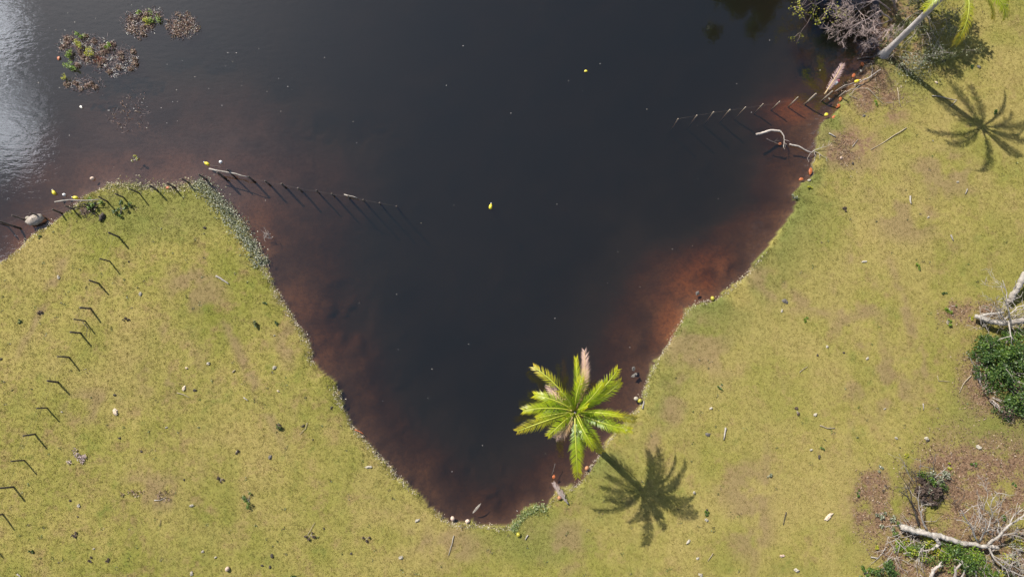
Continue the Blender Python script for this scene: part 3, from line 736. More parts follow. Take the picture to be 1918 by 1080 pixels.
# ------------------------------------------------------------------ fringe of shore plants and litter (nobody could count it)
R2 = np.random.RandomState(5)
def fringe(name, label, cat, mat, pts_, L_, W_, flat=.3):
    V_ = np.array(pts_, float); n_ = len(V_)
    A = R2.normal(0, 1, (n_, 3)); A[:, 2] = np.abs(A[:, 2])*flat; A /= np.linalg.norm(A, axis=1)[:, None]
    B = np.cross(A, R2.normal(0, .6, (n_, 3))+[0, 0, 1]); B /= np.linalg.norm(B, axis=1)[:, None]
    L1 = (L_*R2.uniform(.5, 1.4, n_))[:, None]; W1 = (W_*R2.uniform(.6, 1.4, n_))[:, None]
    Q = np.stack([V_-A*L1/2, V_+B*W1/2, V_+A*L1/2, V_-B*W1/2], 1).reshape(-1, 3)
    me_ = np_mesh(name, Q, np.arange(4*n_).reshape(-1, 4)); me_.materials.append(mat)
    ob = bpy.data.objects.new(name, me_); COL.objects.link(ob); return tag(ob, label, cat, kind='stuff')
def along(line, n_, wid, bias=0.0):
    line = np.array([P(*q) for q in line]); seg = np.linalg.norm(np.diff(line, axis=0), axis=1); cum = np.r_[0, np.cumsum(seg)]
    s_ = R2.rand(n_)*cum[-1]; i = np.clip(np.searchsorted(cum, s_)-1, 0, len(seg)-1); f = ((s_-cum[i])/seg[i])[:, None]
    p_ = line[i]*(1-f)+line[i+1]*f; t_ = (line[i+1]-line[i])/seg[i][:, None]; nn = np.stack([-t_[:, 1], t_[:, 0]], 1)
    return p_+nn*(R2.normal(0, 1, n_)*wid*(.4+1.2*vnoise(p_[:, 0], p_[:, 1], .9, 3))+bias)[:, None]
def sit(p_, up=.03):
    z_ = np.maximum(lookup(Z, p_[:, 0], p_[:, 1]), 0)+R2.rand(len(p_))*up+.005
    return np.column_stack([p_, z_])
pp = along([(368,340),(385,352),(400,368),(418,388),(436,410),(452,432),(466,452),(480,474),(490,500)], 3300, .21)
fringe('shore_plants', 'grey-green creeping plants along the left water edge', 'shore plants', M_paleleaf, sit(pp, .12), .11, .045, .6)
pp = along([(200,350),(240,346),(300,352),(350,348),(368,344)], 900, .16)
fringe('shore_herbs', 'low herbs and dry stalks on the tip of the left bank', 'shore plants', leafy('shore_herb', [(.10, .13, .03), (.2, .2, .06), (.36, .30, .16), (.45, .40, .28)], .2), sit(pp, .1), .12, .04, .6)
pp = along([(958,992),(968,978),(978,964),(992,955),(1008,950),(1025,952)], 900, .22)
fringe('shore_sedge', 'green sedge at the narrow end of the lake', 'shore plants', leafy('shore_sedge_leaf', [(.06, .10, .02), (.13, .19, .04), (.24, .28, .10), (.36, .38, .2)], .25), sit(pp, .15), .14, .03, .8)
pp = np.vstack([along(SHORE[4:42], 2600, .09, -.06), along(SHORE[34:56], 1500, .10, -.07), along(SHORE[58:86], 1300, .08, -.04)])
pp = pp[vnoise(pp[:, 0], pp[:, 1], .8, 23)+.35*R2.rand(len(pp)) > .55]
fringe('shore_litter', 'line of pale dry scraps along the water edge', 'litter', leafy('shore_scrap', [(.20, .15, .10), (.36, .29, .20), (.55, .48, .38), (.22, .24, .08)], .1), sit(pp, .03), .10, .03, .2)
pp = np.vstack([along([(1590,205),(1620,180),(1650,160),(1680,180),(1685,205)], 900, .5), along([(1560,265),(1590,285),(1570,310)], 500, .5), along([(1625,150),(1650,130)], 500, .35)])
fringe('bank_litter', 'dry twigs and scraps on the right bank behind the brushwood', 'litter', M_litter, sit(pp, .04), .2, .022, .15)
xx = R2.uniform(-20, 1940, 800); yy = R2.uniform(-20, 1100, 800); lx, ly = P(xx, yy); ok = (lookup(Z, lx, ly) > .1) & (fbm(lx, ly, .5, 91) > .42)
tw_ = np.repeat(np.column_stack([lx[ok], ly[ok]]), 9, 0)+R2.normal(0, 1, (ok.sum()*9, 2))*np.repeat(R2.uniform(.02, .09, ok.sum()), 9)[:, None]
fringe('turf_weeds', 'tiny green and brown weeds dotted through the pasture', 'weeds', leafy('turf_weed_leaf', [(.07, .11, .02), (.12, .16, .03), (.10, .07, .04), (.16, .12, .07)], .2), sit(tw_, .05), .085, .04, .4)
xx = R2.uniform(1590, 1935, 26000); yy = R2.uniform(560, 1090, 26000); lx, ly = P(xx, yy)
ok = R2.rand(26000) < lookup(litter, lx, ly)*.75
fringe('leaf_litter', 'carpet of brown fallen leaves under the dead trees, lower right', 'litter', M_litter, sit(np.column_stack([lx[ok], ly[ok]]), .05), .11, .045, .5)
xx = R2.uniform(0, 1660, 1500); yy = R2.uniform(0, 990, 1500); lx, ly = P(xx, yy)
ok = (lookup(Z, lx, ly) < -.1) & (R2.rand(1500) < .07+.45*blob(lx, ly, 270, 130, 280, 130))
fringe('floating_specks', 'tiny pale petals and scraps scattered over the lake', 'floating scraps', M_speck, np.column_stack([lx[ok], ly[ok], np.full(ok.sum(), .012)]), .06, .035, .05)

# ------------------------------------------------------------------ driftwood and brush at the right shore
def branchy(name, label, cat, mat, limbs, base, seed, depth=2, twig=.42, kids=4, spread=.9, up=.12, part='branch', floor=.03, minr=.008, thin=.70):
    """a bare tree or bough: every main limb is a part of its own"""
    rg = random.Random(seed); o_ = root(name, label, cat, base); ends = []
    for (pts, r0, r1, *dk) in limbs:
        W3 = []
        for (px, py, z) in pts:
            gz_ = max(ground_z(*(float(q) for q in P(px, py))), 0) if z >= 0 else 0
            x, y = P(px, py, gz_+z); W3.append(Vector((float(x), float(y), gz_+z)))
        fine = [W3[0]]
        for a, b_ in zip(W3[:-1], W3[1:]): fine += path(a, b_, 4, .035, rg)[1:]
        d_, k_ = (dk+[depth, kids][len(dk):])[:2] if dk else (depth, kids)
        mb = MB(); limb(mb, fine, r0*thin, r1*thin, d_, rg, twig, k_, spread, up, floor, minr, ends)
        mb.obj('log' if r0 > .14 else part, mat, o_)
    return o_, ends
branchy('driftwood', 'pale driftwood branch crossing from the water onto the grass, twigs spread', 'driftwood', M_deadwood,
        [([(1479,270,.12),(1500,276,.15),(1512,283,.12),(1520,286,.1),(1527,281,.1)], .075, .035, 0, 0), ([(1525,283,.1),(1527,292,.12),(1524,305,.05)], .028, .012, 1, 3),
         ([(1526,281,.1),(1540,276,.2),(1556,272,.25)], .03, .01, 1, 5), ([(1527,284,.1),(1540,292,.1),(1550,297,.15)], .025, .01, 1, 4), ([(1518,287,.08),(1512,296,.03),(1515,304,.03)], .02, .01, 0, 0)], G(1480, 270, True), 31, 1)
branchy('driftwood', 'half sunken curved root with bleached end left of the pale driftwood', 'driftwood', M_deadwood,
        [([(1416,252,-.12),(1432,248,-.02),(1448,244,.03),(1462,246,.08)], .12, .09, 0, 0), ([(1462,246,.1),(1468,254,.12),(1469,262,.06),(1467,276,.03)], .06, .02, 1, 4)], G(1450, 246, True), 32, 1)
branchy('driftwood', 'small sunken snag with orange scrap below the curved root', 'driftwood', M_darkwood,
        [([(1436,260,-.05),(1450,266,.02),(1462,272,.05)], .05, .03, 1, 3)], G(1450, 266, True), 33, 1)
branchy('driftwood', 'dark wet log lying at the foot of the tall palm', 'driftwood', M_darkwood, [([(1606,111,.05),(1625,107,.1),(1648,104,.2)], .09, .06, 0, 0)], G(1625, 107), 34)
branchy('brushwood', 'loose dead boughs on the shore from the fence to the tall palm', 'brushwood', M_deadwood,
        [([(1563,172,.1),(1582,160,.35),(1600,155,.4)], .03, .02, 0, 0), ([(1600,160,.2),(1625,147,.2),(1650,130,.2)], .05, .03, 1, 3), ([(1575,178,.1),(1592,168,.2),(1605,165,.2)], .03, .015, 1, 3),
         ([(1605,165,.15),(1625,165,.1),(1640,180,.05),(1655,195,.04)], .025, .012, 1, 4), ([(1605,185,.05),(1590,178,.15),(1610,160,.2)], .03, .015, 1, 3)], G(1610, 160), 35, 1)
rg = random.Random(12); o_ = root('dead_frond', 'withered purple-brown palm frond leaning on the fence in the right shallows', 'palm frond', G(1545, 178, True))
q = G(1543, 178, True); ra, lf = frond(q+Vector((0, 0, .1)), math.atan2(30, 50), 2.1, .35, .5, .42, rg, .6)
ra.obj('rachis', M_rachdead, o_); f_ = lf.obj('leaflets', solid('withered_frond', (.19, .12, .115), (.34, .24, .23), 6, .8, 0), o_)
o_ = root('dead_frond', 'bleached palm frond stub at the water edge below the leaning palm', 'palm frond', G(1063, 942))
q = G(1064, 943); ra, lf = frond(q+Vector((0, 0, .08)), math.atan2(-27, 40), 1.45, .12, .2, .3, rg, .2)
ra.obj('rachis', M_pale, o_); lf.obj('leaflets', M_pinkwood, o_)
def shrub(label, base, boughs, mat, seed, depth=3, twig=.5, kids=5, leafm=None, nl=0, L_=.12, cr_r=.4):
    o_, ends = branchy('shrub', label, 'shrub', mat, boughs, base, seed, depth, twig, kids, 1.0, .12, 'bough', .05, .006, .55)
    if nl:
        rg = random.Random(seed); use = [e_ for e_ in ends]; rg.shuffle(use); use = use[:140]
        mb = MB(); cluster(mb, [(e_.x, e_.y, e_.z, cr_r*rg.uniform(.5, 1)) for e_ in use], nl, L_, L_*.5, rg, floor=.1); mb.obj('foliage', leafm, o_)
    return o_
shrub('bare pinkish twiggy shrub overhanging the water at the top edge, left of the palm trunk', G(1665, 30),
      [([(1670,40,.2),(1650,20,1.6),(1615,40,2.0),(1585,55,1.7)], .09, .02), ([(1668,20,.2),(1640,0,2.0),(1600,10,2.4),(1575,-10,2.4)], .09, .02), ([(1672,35,.2),(1645,45,1.5),(1618,66,1.3)], .07, .02),
       ([(1680,20,.2),(1660,-30,2.0),(1615,-40,2.6),(1560,-50,2.4)], .10, .02), ([(1676,45,.3),(1662,60,1.2),(1650,78,1.0)], .06, .015), ([(1675,15,.3),(1668,-15,2.1),(1650,-30,2.7)], .07, .02)], M_pinkwood, 41, 3, .44, 8)
shrub('sparse leafy twigs dipping over the black water at the top edge', G(1600, -60),
      [([(1610,-60,.4),(1570,-30,1.8),(1540,2,1.5),(1524,12,1.2)], .07, .015), ([(1605,-60,.4),(1575,-30,2.0),(1556,15,1.4)], .06, .015), ([(1605,-70,.4),(1560,-60,2.2),(1520,-40,2.0)], .07, .015)], M_pinkwood, 42, 2, .42, 5, M_yellowleaf, 420, .13, .3)
shrub('thin olive-leaved shrub on the grass right of the tall palm trunk', G(1735, 20),
      [([(1730,30,.1),(1715,60,.9),(1690,85,.8)], .05, .012), ([(1735,25,.1),(1745,55,1.0),(1765,95,.8)], .05, .012), ([(1740,20,.1),(1770,35,1.1),(1795,60,.9)], .05, .012), ([(1735,10,.1),(1720,-10,1.2),(1700,10,1.2)], .05, .012),
       ([(1730,15,.1),(1705,30,1.0),(1685,45,.9)], .05, .012), ([(1740,30,.1),(1760,70,.8),(1745,105,.7)], .04, .012), ([(1745,10,.1),(1770,0,1.2),(1785,20,1.1)], .04, .012)], M_deadwood, 43, 2, .5, 6,
      leafy('olive_leaves', [(.05, .07, .02), (.09, .11, .03), (.15, .16, .05), (.22, .20, .10)], .25), 3300, .11, .42)
shrub('low scrubby tangle of dead twigs and sprouts below the tall palm foot', G(1700, 115),
      [([(1680,105,.05),(1700,115,.5),(1725,125,.4)], .03, .01), ([(1685,100,.05),(1690,120,.4),(1700,138,.3)], .03, .01), ([(1690,95,.05),(1715,100,.5),(1750,118,.35)], .03, .01)], M_deadwood, 44, 2, .55, 5,
      M_paleleaf, 700, .1, .4)
branchy('dead_branch', 'thin dark bare branch arching over the grass right of the palm trunk', 'branch', M_darkwood,
        [([(1776,40,.2),(1796,20,1.0),(1815,-4,1.6)], .035, .02, 0, 0), ([(1796,20,1.0),(1816,39,.9)], .025, .015, 0, 0), ([(1794,58,.5),(1803,36,.8),(1810,16,1.0)], .02, .012, 0, 0), ([(1776,42,.3),(1794,60,.4)], .025, .012, 0, 0)], G(1776, 40), 45)

# the leafy tree just beyond the top edge: it shades the corner of the lake and is mirrored in it
rg = random.Random(101); tb = G(1560, -170); o_ = root('tree', 'leafy tree beyond the top edge, seen as dark shade and reflection on the water', 'tree', tb)
fx_, fy_ = (float(q) for q in P(1462, -92)); tk = MB(); ends_ = []
limb(tk, path(tb-Vector((0, 0, .2)), (fx_+.8, fy_+.4, 4.0), 6, .03, rg), .24, .12, 2, rg, .45, 6, 1.0, .2, 1.5, .02, ends_); tk.obj('trunk', M_deadwood, o_)
cs = [(fx_+rg.gauss(0, 1.25), fy_+rg.gauss(0, 1.05), 4.6+rg.gauss(0, .8), rg.uniform(.4, .8)) for _ in range(46)]
cs += [(*(float(q) for q in P(1545+rg.uniform(-40, 60), -110+rg.uniform(-45, 40))), 2.6+rg.gauss(0, .5), rg.uniform(.35, .7)) for _ in range(34)]
mb = MB(); cluster(mb, cs, 15000, .26, .13, rg); mb.obj('foliage', M_darkleaf, o_)

tb = G(1690, -60); o_ = root('tree', 'leafy tree beyond the top edge, shading the shrubs beside the tall palm', 'tree', tb)
tk = MB(); gx_, gy_ = (float(q) for q in P(1658, -18)); limb(tk, path(tb-Vector((0, 0, .2)), (gx_, gy_, 4.6), 6, .03, rg), .18, .08, 2, rg, .45, 6, 1.0, .2, 2.8, .02, ends_); tk.obj('trunk', M_deadwood, o_)
cs = [(gx_+rg.gauss(0, 1.0), gy_+rg.gauss(0, .9), 4.9+rg.gauss(0, .7), rg.uniform(.35, .7)) for _ in range(34)]
mb = MB(); cluster(mb, cs, 5200, .22, .11, rg); mb.obj('foliage', M_darkleaf, o_)

# ------------------------------------------------------------------ dead trees and bushes, right edge
branchy('fallen_tree', 'bleached fallen log with bare forked branches above the dark green bush, right edge', 'dead tree', M_pale,
        [([(1826,592,.3),(1850,600,.5),(1880,605,.6),(1925,600,.7)], .17, .24, 0, 0), ([(1828,594,.3),(1850,588,.55),(1880,585,.6)], .12, .10, 0, 0),
         ([(1892,612,.7),(1890,585,1.5),(1884,565,1.9),(1886,548,2.0),(1878,525,2.2)], .075, .02, 2, 6), ([(1891,610,.7),(1872,580,1.3),(1852,570,1.6)], .05, .015, 2, 5),
         ([(1890,608,.7),(1874,600,1.2),(1862,565,1.8)], .045, .015, 2, 5), ([(1889,600,.8),(1892,620,1.3),(1893,630,1.3),(1872,634,1.2)], .07, .02, 1, 2), ([(1892,628,1.3),(1899,637,1.2)], .05, .02, 0, 0),
         ([(1875,590,.7),(1871,575,1.4)], .04, .015, 1, 2), ([(1880,600,.6),(1905,575,.7),(1930,568,.8)], .06, .03, 1, 2)], G(1870, 602), 51, 2, .36, 4)
branchy('fallen_tree', 'broad pale log slanting off the right edge above the forked dead tree', 'dead tree', M_pale,
        [([(1890,566,.2),(1905,540,.6),(1925,508,1.1),(1940,480,1.4)], .24, .26, 0, 0), ([(1896,550,.4),(1902,525,1.0)], .03, .012, 1, 2)], G(1895, 560), 52)
def big_bush(label, px, py, ells, h_, n, mats, seed, L_=.15, extra=None):
    rg = random.Random(seed); p = G(px, py); o_ = root('bush', label, 'bush', p); cs = []
    for (cx, cy, rx, ry, hh, k) in ells:
        for _ in range(k):
            a, q = rg.uniform(0, 6.28), math.sqrt(rg.random()); g_ = G(cx+rx*q*math.cos(a), cy+ry*q*math.sin(a))
            cs.append((g_.x, g_.y, g_.z+hh*rg.uniform(.25, 1)*(1-.55*q*q), rg.uniform(.16, .42)))
    st = MB()
    for c in rg.sample(cs, min(30, len(cs))):
        limb(st, path((p.x+(c[0]-p.x)*.35, p.y+(c[1]-p.y)*.35, p.z), c[:3], 4, .06, rg), .035, .008, 1, rg, .35, 3)
    st.obj('stem', M_deadwood, o_)
    for i, m_ in enumerate(mats):
        mb = MB(); cluster(mb, cs[i::len(mats)], n//len(mats), L_, L_*.5, rg, floor=p.z+.02); mb.obj('foliage', m_, o_)
    return o_
big_bush('large dark green bush under the forked dead tree at the right edge', 1870, 690,
         [(1890, 660, 55, 40, 1.5, 60), (1900, 700, 50, 45, 1.6, 60), (1905, 745, 35, 30, 1.2, 26), (1845, 655, 30, 25, .8, 26), (1850, 700, 28, 30, .6, 18)], 1.5, 9000, [M_darkleaf, M_greenleaf, M_darkleaf], 61)
big_bush('low ragged scrub at the lower left rim of the dark green bush', 1845, 735, [(1835, 690, 16, 18, .4, 8), (1850, 725, 22, 22, .4, 10), (1880, 770, 28, 16, .5, 12), (1820, 670, 12, 12, .35, 5)], .5, 1100,
         [M_darkleaf, leafy('scrub_brown', [(.06, .045, .03), (.14, .09, .06), (.22, .15, .10)], .15)], 62, .12)
branchy('dead_branch', 'white forked twig poking from the dark green bush', 'branch', M_pale, [([(1884,690,1.5),(1892,700,1.6),(1898,712,1.5)], .025, .01, 1, 3), ([(1885,688,1.5),(1880,680,1.7)], .02, .01, 0, 0)], G(1888, 695), 63)
branchy('fallen_tree', 'long white fallen tree with bare branches in the lower right corner', 'dead tree', M_pale,
        [([(1690,986,.45),(1712,994,.5),(1740,1000,.55),(1775,1008,.55),(1812,1018,.5),(1850,1022,.5),(1870,1025,.45)], .26, .13, 0, 0),
         ([(1688,984,.4),(1700,990,.6),(1735,998,.72),(1752,1006,.65),(1760,1018,.5),(1745,1028,.4)], .20, .10, 0, 0),
         ([(1737,992,.6),(1728,975,.9),(1722,955,1.2),(1720,935,1.5)], .08, .03, 2, 5), ([(1832,1014,.6),(1822,990,1.3),(1808,970,1.8),(1800,955,2.1)], .075, .03, 2, 4), ([(1804,962,1.9),(1820,948,2.3),(1838,945,2.4)], .035, .012, 2, 4),
         ([(1835,1014,.6),(1845,995,1.2),(1845,970,1.8)], .07, .03, 2, 5), ([(1848,995,1.2),(1858,965,1.8),(1856,945,2.3),(1862,930,2.6)], .055, .015, 2, 4), ([(1858,960,1.9),(1875,945,2.3),(1885,925,2.6)], .04, .012, 2, 4),
         ([(1850,1020,.5),(1872,1003,.9),(1888,985,1.2),(1910,970,1.5),(1930,955,1.7)], .12, .05, 2, 5), ([(1875,1003,.9),(1900,998,1.0),(1930,995,1.0)], .05, .02, 2, 6), ([(1850,1022,.5),(1862,1045,.6),(1885,1065,.6),(1930,1085,.6)], .09, .04, 2, 5),
         ([(1870,1050,.6),(1900,1060,.7),(1930,1075,.7)], .05, .02, 2, 6), ([(1840,955,2.2),(1850,925,2.7),(1848,905,2.9)], .03, .01, 2, 6), ([(1745,1028,.4),(1722,1032,.4),(1692,1036,.3)], .06, .03, 0, 0),
         ([(1732,1020,.5),(1722,1035,.7),(1720,1058,.5)], .035, .015, 2, 4), ([(1726,1025,.6),(1728,1050,.5)], .03, .012, 0, 0), ([(1680,1002,.2),(1690,1006,.3),(1710,1002,.4)], .03, .02, 1, 3), ([(1686,985,.4),(1687,965,.8)], .025, .01, 1, 2)], G(1760, 1010), 71, 2, .36, 5, .85)
branchy('fallen_tree', 'grey stump and torn roots cut by the bottom edge, lower right', 'dead tree', M_deadwood,
        [([(1740,1085,.2),(1750,1065,.5),(1762,1058,.6)], .14, .08, 1, 3), ([(1785,1090,.3),(1790,1065,.8),(1800,1055,.9)], .12, .06, 1, 3), ([(1800,1085,.3),(1808,1065,.7),(1802,1050,.9)], .08, .03, 1, 3), ([(1830,1085,.2),(1828,1068,.5)], .08, .04, 1, 2)], G(1780, 1078), 72, 1)
branchy('dead_branch', 'dark Y-forked form standing in for a branch shadow beside the white fallen tree', 'branch', M_darkwood,  # a branch shadow built as a piece of dark wood
        [([(1722,985,.3),(1716,965,.7),(1710,945,1.1),(1700,930,1.5),(1684,920,1.8)], .09, .03, 1, 2), ([(1709,945,1.1),(1706,925,1.6),(1697,905,2.0),(1682,885,2.3)], .05, .015, 1, 2)], G(1722, 985), 73, 1, .3, 2)
branchy('dead_branch', 'pale bare shoots standing above the brown thatch, lower right', 'branch', M_pale,
        [([(1712,905,.3),(1703,890,.9),(1690,862,1.5),(1684,850,1.7)], .035, .012, 1, 3), ([(1722,890,.3),(1724,875,.8),(1724,860,1.2)], .03, .012, 1, 3), ([(1750,895,.3),(1762,885,.7),(1772,876,.9)], .05, .02, 1, 2), ([(1752,865,.6),(1752,850,1.1)], .025, .01, 1, 2)], G(1720, 895), 74)
bush(1742, 893, .85, .7, 800, [M_greenleaf, M_paleleaf], 'grey-green sprouting bush above the dark thatch, lower right', seed=75)
bush(1745, 918, .8, .5, 700, [solid('dark_thatch', (.035, .022, .016), (.09, .06, .045), 8, .9, 0)], 'dark brown dead thatch clump beside the sprouting bush, lower right', seed=76, L_=.22)
bush(1715, 1025, 1.15, .55, 1300, [M_greenleaf, M_brightleaf, M_yellowleaf], 'green and yellow leafed bush under the left end of the white fallen tree', seed=77, sq=.6)
bush(1790, 1040, 1.7, .75, 2600, [M_greenleaf, M_brightleaf, M_darkleaf], 'broad bright green bush beneath the middle of the white fallen tree', seed=78, sq=.45, rot=-.3)
bush(1840, 1070, .8, .5, 600, [M_greenleaf, M_brightleaf], 'green bush at the bottom edge right of the grey stump', seed=79)
bush(1910, 1035, .9, .4, 520, [M_yellowleaf, M_paleleaf], 'pale olive bush among the branch tips at the right edge', seed=80)
bush(1660, 1062, .8, .9, 700, [M_darkleaf], 'dark shadowed bush at the bottom edge, leftmost of the lower right scrub', seed=81, sq=.5)
bush(1668, 985, .55, .3, 260, [M_paleleaf, M_greenleaf], 'sparse grey-green bush just left of the end of the white fallen tree', seed=83)
bush(1650, 960, .35, .2, 130, [M_paleleaf], 'low grey-green plant on the litter left of the Y-shaped dark form', seed=84)
bush(1880, 1060, .7, .35, 380, [M_greenleaf, M_yellowleaf], 'olive bush among the fallen branches in the lower right corner', seed=85)
bush(1620, 1075, .5, .5, 300, [M_greenleaf], 'small green bush on the grass at the bottom edge left of the dark one', seed=82)

def tangle(label, spots, n_, seed, mat, zmax=.8):
    rg = random.Random(seed); p = G(spots[0][0], spots[0][1]); o_ = root('brush_pile', label, 'brush pile', p); mb = MB()
    for _ in range(n_):
        cx, cy, r = rg.choice(spots); a = G(cx+rg.gauss(0, r), cy+rg.gauss(0, r*.7))+Vector((0, 0, rg.uniform(.02, zmax)))
        d_ = rvec(rg, .3)*rg.uniform(.35, 1.3); e_ = a+d_; e_.z = max(e_.z, .25)
        limb(mb, path(a, e_, 3, .08, rg), rg.uniform(.010, .022), .006, 1, rg, .45, 3, .8, .05, .22, .005)
    mb.obj('twigs', mat, o_)
tangle('tangle of fine grey twigs round the branch tips in the lower right corner', [(1880,1010,30), (1850,960,26), (1890,1055,26)], 120, 201, M_deadwood, 1.1)
tangle('tangle of grey twigs under the left end of the white fallen tree', [(1690,1000,18), (1720,1040,20), (1675,1030,14)], 70, 202, M_deadwood, .5)
tangle('tangle of thin dead twigs round the forked dead tree at the right edge', [(1865,580,18), (1895,600,18), (1845,600,12)], 70, 203, M_deadwood, .8)
tangle('tangle of thin brown twigs round the dark thatch clump', [(1720,900,20), (1755,925,20)], 60, 204, M_darkwood, .7)

# ------------------------------------------------------------------ weeds, stones, clods and sticks on the lawns
W_, S_, H_, D_ = 'weed', 'stone', 'husk', 'clod'
def small_weed(px, py, r, label, mat='g', brown=False):
    mm = {'g': [M_greenleaf], 'b': [M_brightleaf], 'd': [M_darkleaf], 'y': [M_yellowleaf], 'p': [M_paleleaf], 'r': [M_redleaf], 'n': [solid('dead_weed', (.05, .035, .025), (.13, .09, .06), 8, .9, 0)],
          'x': [M_greenleaf, solid('dead_weed', (.05, .035, .025), (.13, .09, .06), 8, .9, 0)]}[mat]
    return bush(px, py, r, r*.7, int(60+380*r), mm, label, 'weed', .09, 4, name='weed_clump')
for a in [(40,601,.16,'dark green weed on the left lawn, nearest the left edge','d'), (75,589,.2,'brown withered weed beside the fence on the left lawn','n'), (237,597,.2,'blackish weed right of the left lawn fence','n'),
          (475,608,.32,'ragged green and brown weed near the middle of the left shore','x'), (518,605,.13,'little dark weed closest to the left shore','d'), (525,802,.36,'big green weed with dark centre in the middle of the left lawn','x'),
          (467,937,.42,'largest green leafy weed of the left lawn, towards the bottom','g'), (414,896,.2,'brown withered weed above the largest weed of the left lawn','n'), (142,1001,.22,'spidery brown weed near the bottom left','n'),
          (59,1031,.16,'small bright green weed in the bottom left corner','d'), (170,1047,.14,'dark round weed near the bottom edge, left','n'), (203,1047,.13,'second dark weed near the bottom edge, left','n'), (442,844,.15,'dark star-shaped weed on the left lawn below the big green weed','n'),
          (687,1007,.2,'brown weed on the lawn left of the lake end','n'), (552,1077,.16,'dark weed cut by the bottom edge left of the lake','d'), (495,568,.13,'thin dark weed beside the upper left shore','d'), (75,444,.12,'dark weed at the shore below the grey rock','d'),
          (580,1002,.26,'heap of dry grass and twigs on the lower left lawn','n'), (1349,724,.16,'small green weed right of the leaning palm crown','g'), (1510,599,.16,'green weed in the open middle of the right lawn','b'), (1720,499,.2,'green weed on the upper right lawn above the red-stemmed plants','b'),
          (1780,575,.32,'bright green plant among reddish stems, upper of two','b'), (1773,605,.26,'bright green plant among reddish stems, lower of two','b'), (1768,548,.14,'dark little weed above the red-stemmed plants','d'), (1816,596,.16,'yellow-green weed at the tip of the forked dead tree','y'),
          (1583,392,.18,'brown tufted weed on the right lawn by the shore','n'), (1493,769,.2,'brown weed at the centre of the lower right lawn','n'), (1864,209,.26,'round green weed inside the palm crown shadow','g'), (1640,195,.2,'bright green tuft on the bank behind the brushwood','b'),
          (1820,126,.13,'small dark tuft on the top right lawn','d'), (1324,962,.22,'green weed at the right rim of the leaning palm shadow','g'), (1442,890,.16,'pale green weed below the centre of the lower right lawn','p'), (1609,923,.18,'green weed left of the brown litter, lower right','g'),
          (1875,966,.24,'bright green tuft alone on the brown litter','g'), (1822,868,.2,'green weed at the top of the brown litter','g'), (1697,854,.16,'yellow weed above the dead shoots, lower right','y'), (1777,872,.2,'yellow-green weed right of the dead shoots','y'), (1646,878,.2,'olive weed left of the dead shoots','p'),
          (1656,913,.18,'round blackish weed left of the Y-shaped dark form','n'), (1640,1025,.16,'yellow-green sprout on the litter at the left','y'), (1697,1012,.16,'yellow sprout under the end of the white fallen tree','y'), (1515,352,.2,'yellow-green reed tuft at the right shore by the orange leaves','y'), (1488,372,.26,'fan of straw coloured sedge at the right shore','p'),
          (1900,905,.16,'small green sprout on the litter near the right edge','g'), (1540,838,.14,'green weed by a pale stone, lower right lawn','g')]:
    small_weed(*a)
def facet(o_):
    o_.data.polygons.foreach_set('use_smooth', np.zeros(len(o_.data.polygons), bool))
def pebble(px, py, w, label, mat=None, asp=1.3, rot=0.0, cat=S_, flat=.55, name='stone', water=False, bumpy=.42):
    facet(blobthing(name, px, py, w*asp*.34, w*.34, w*flat*.33+.015, mat or M_stone, label, cat, rot, bumpy, water, .5))
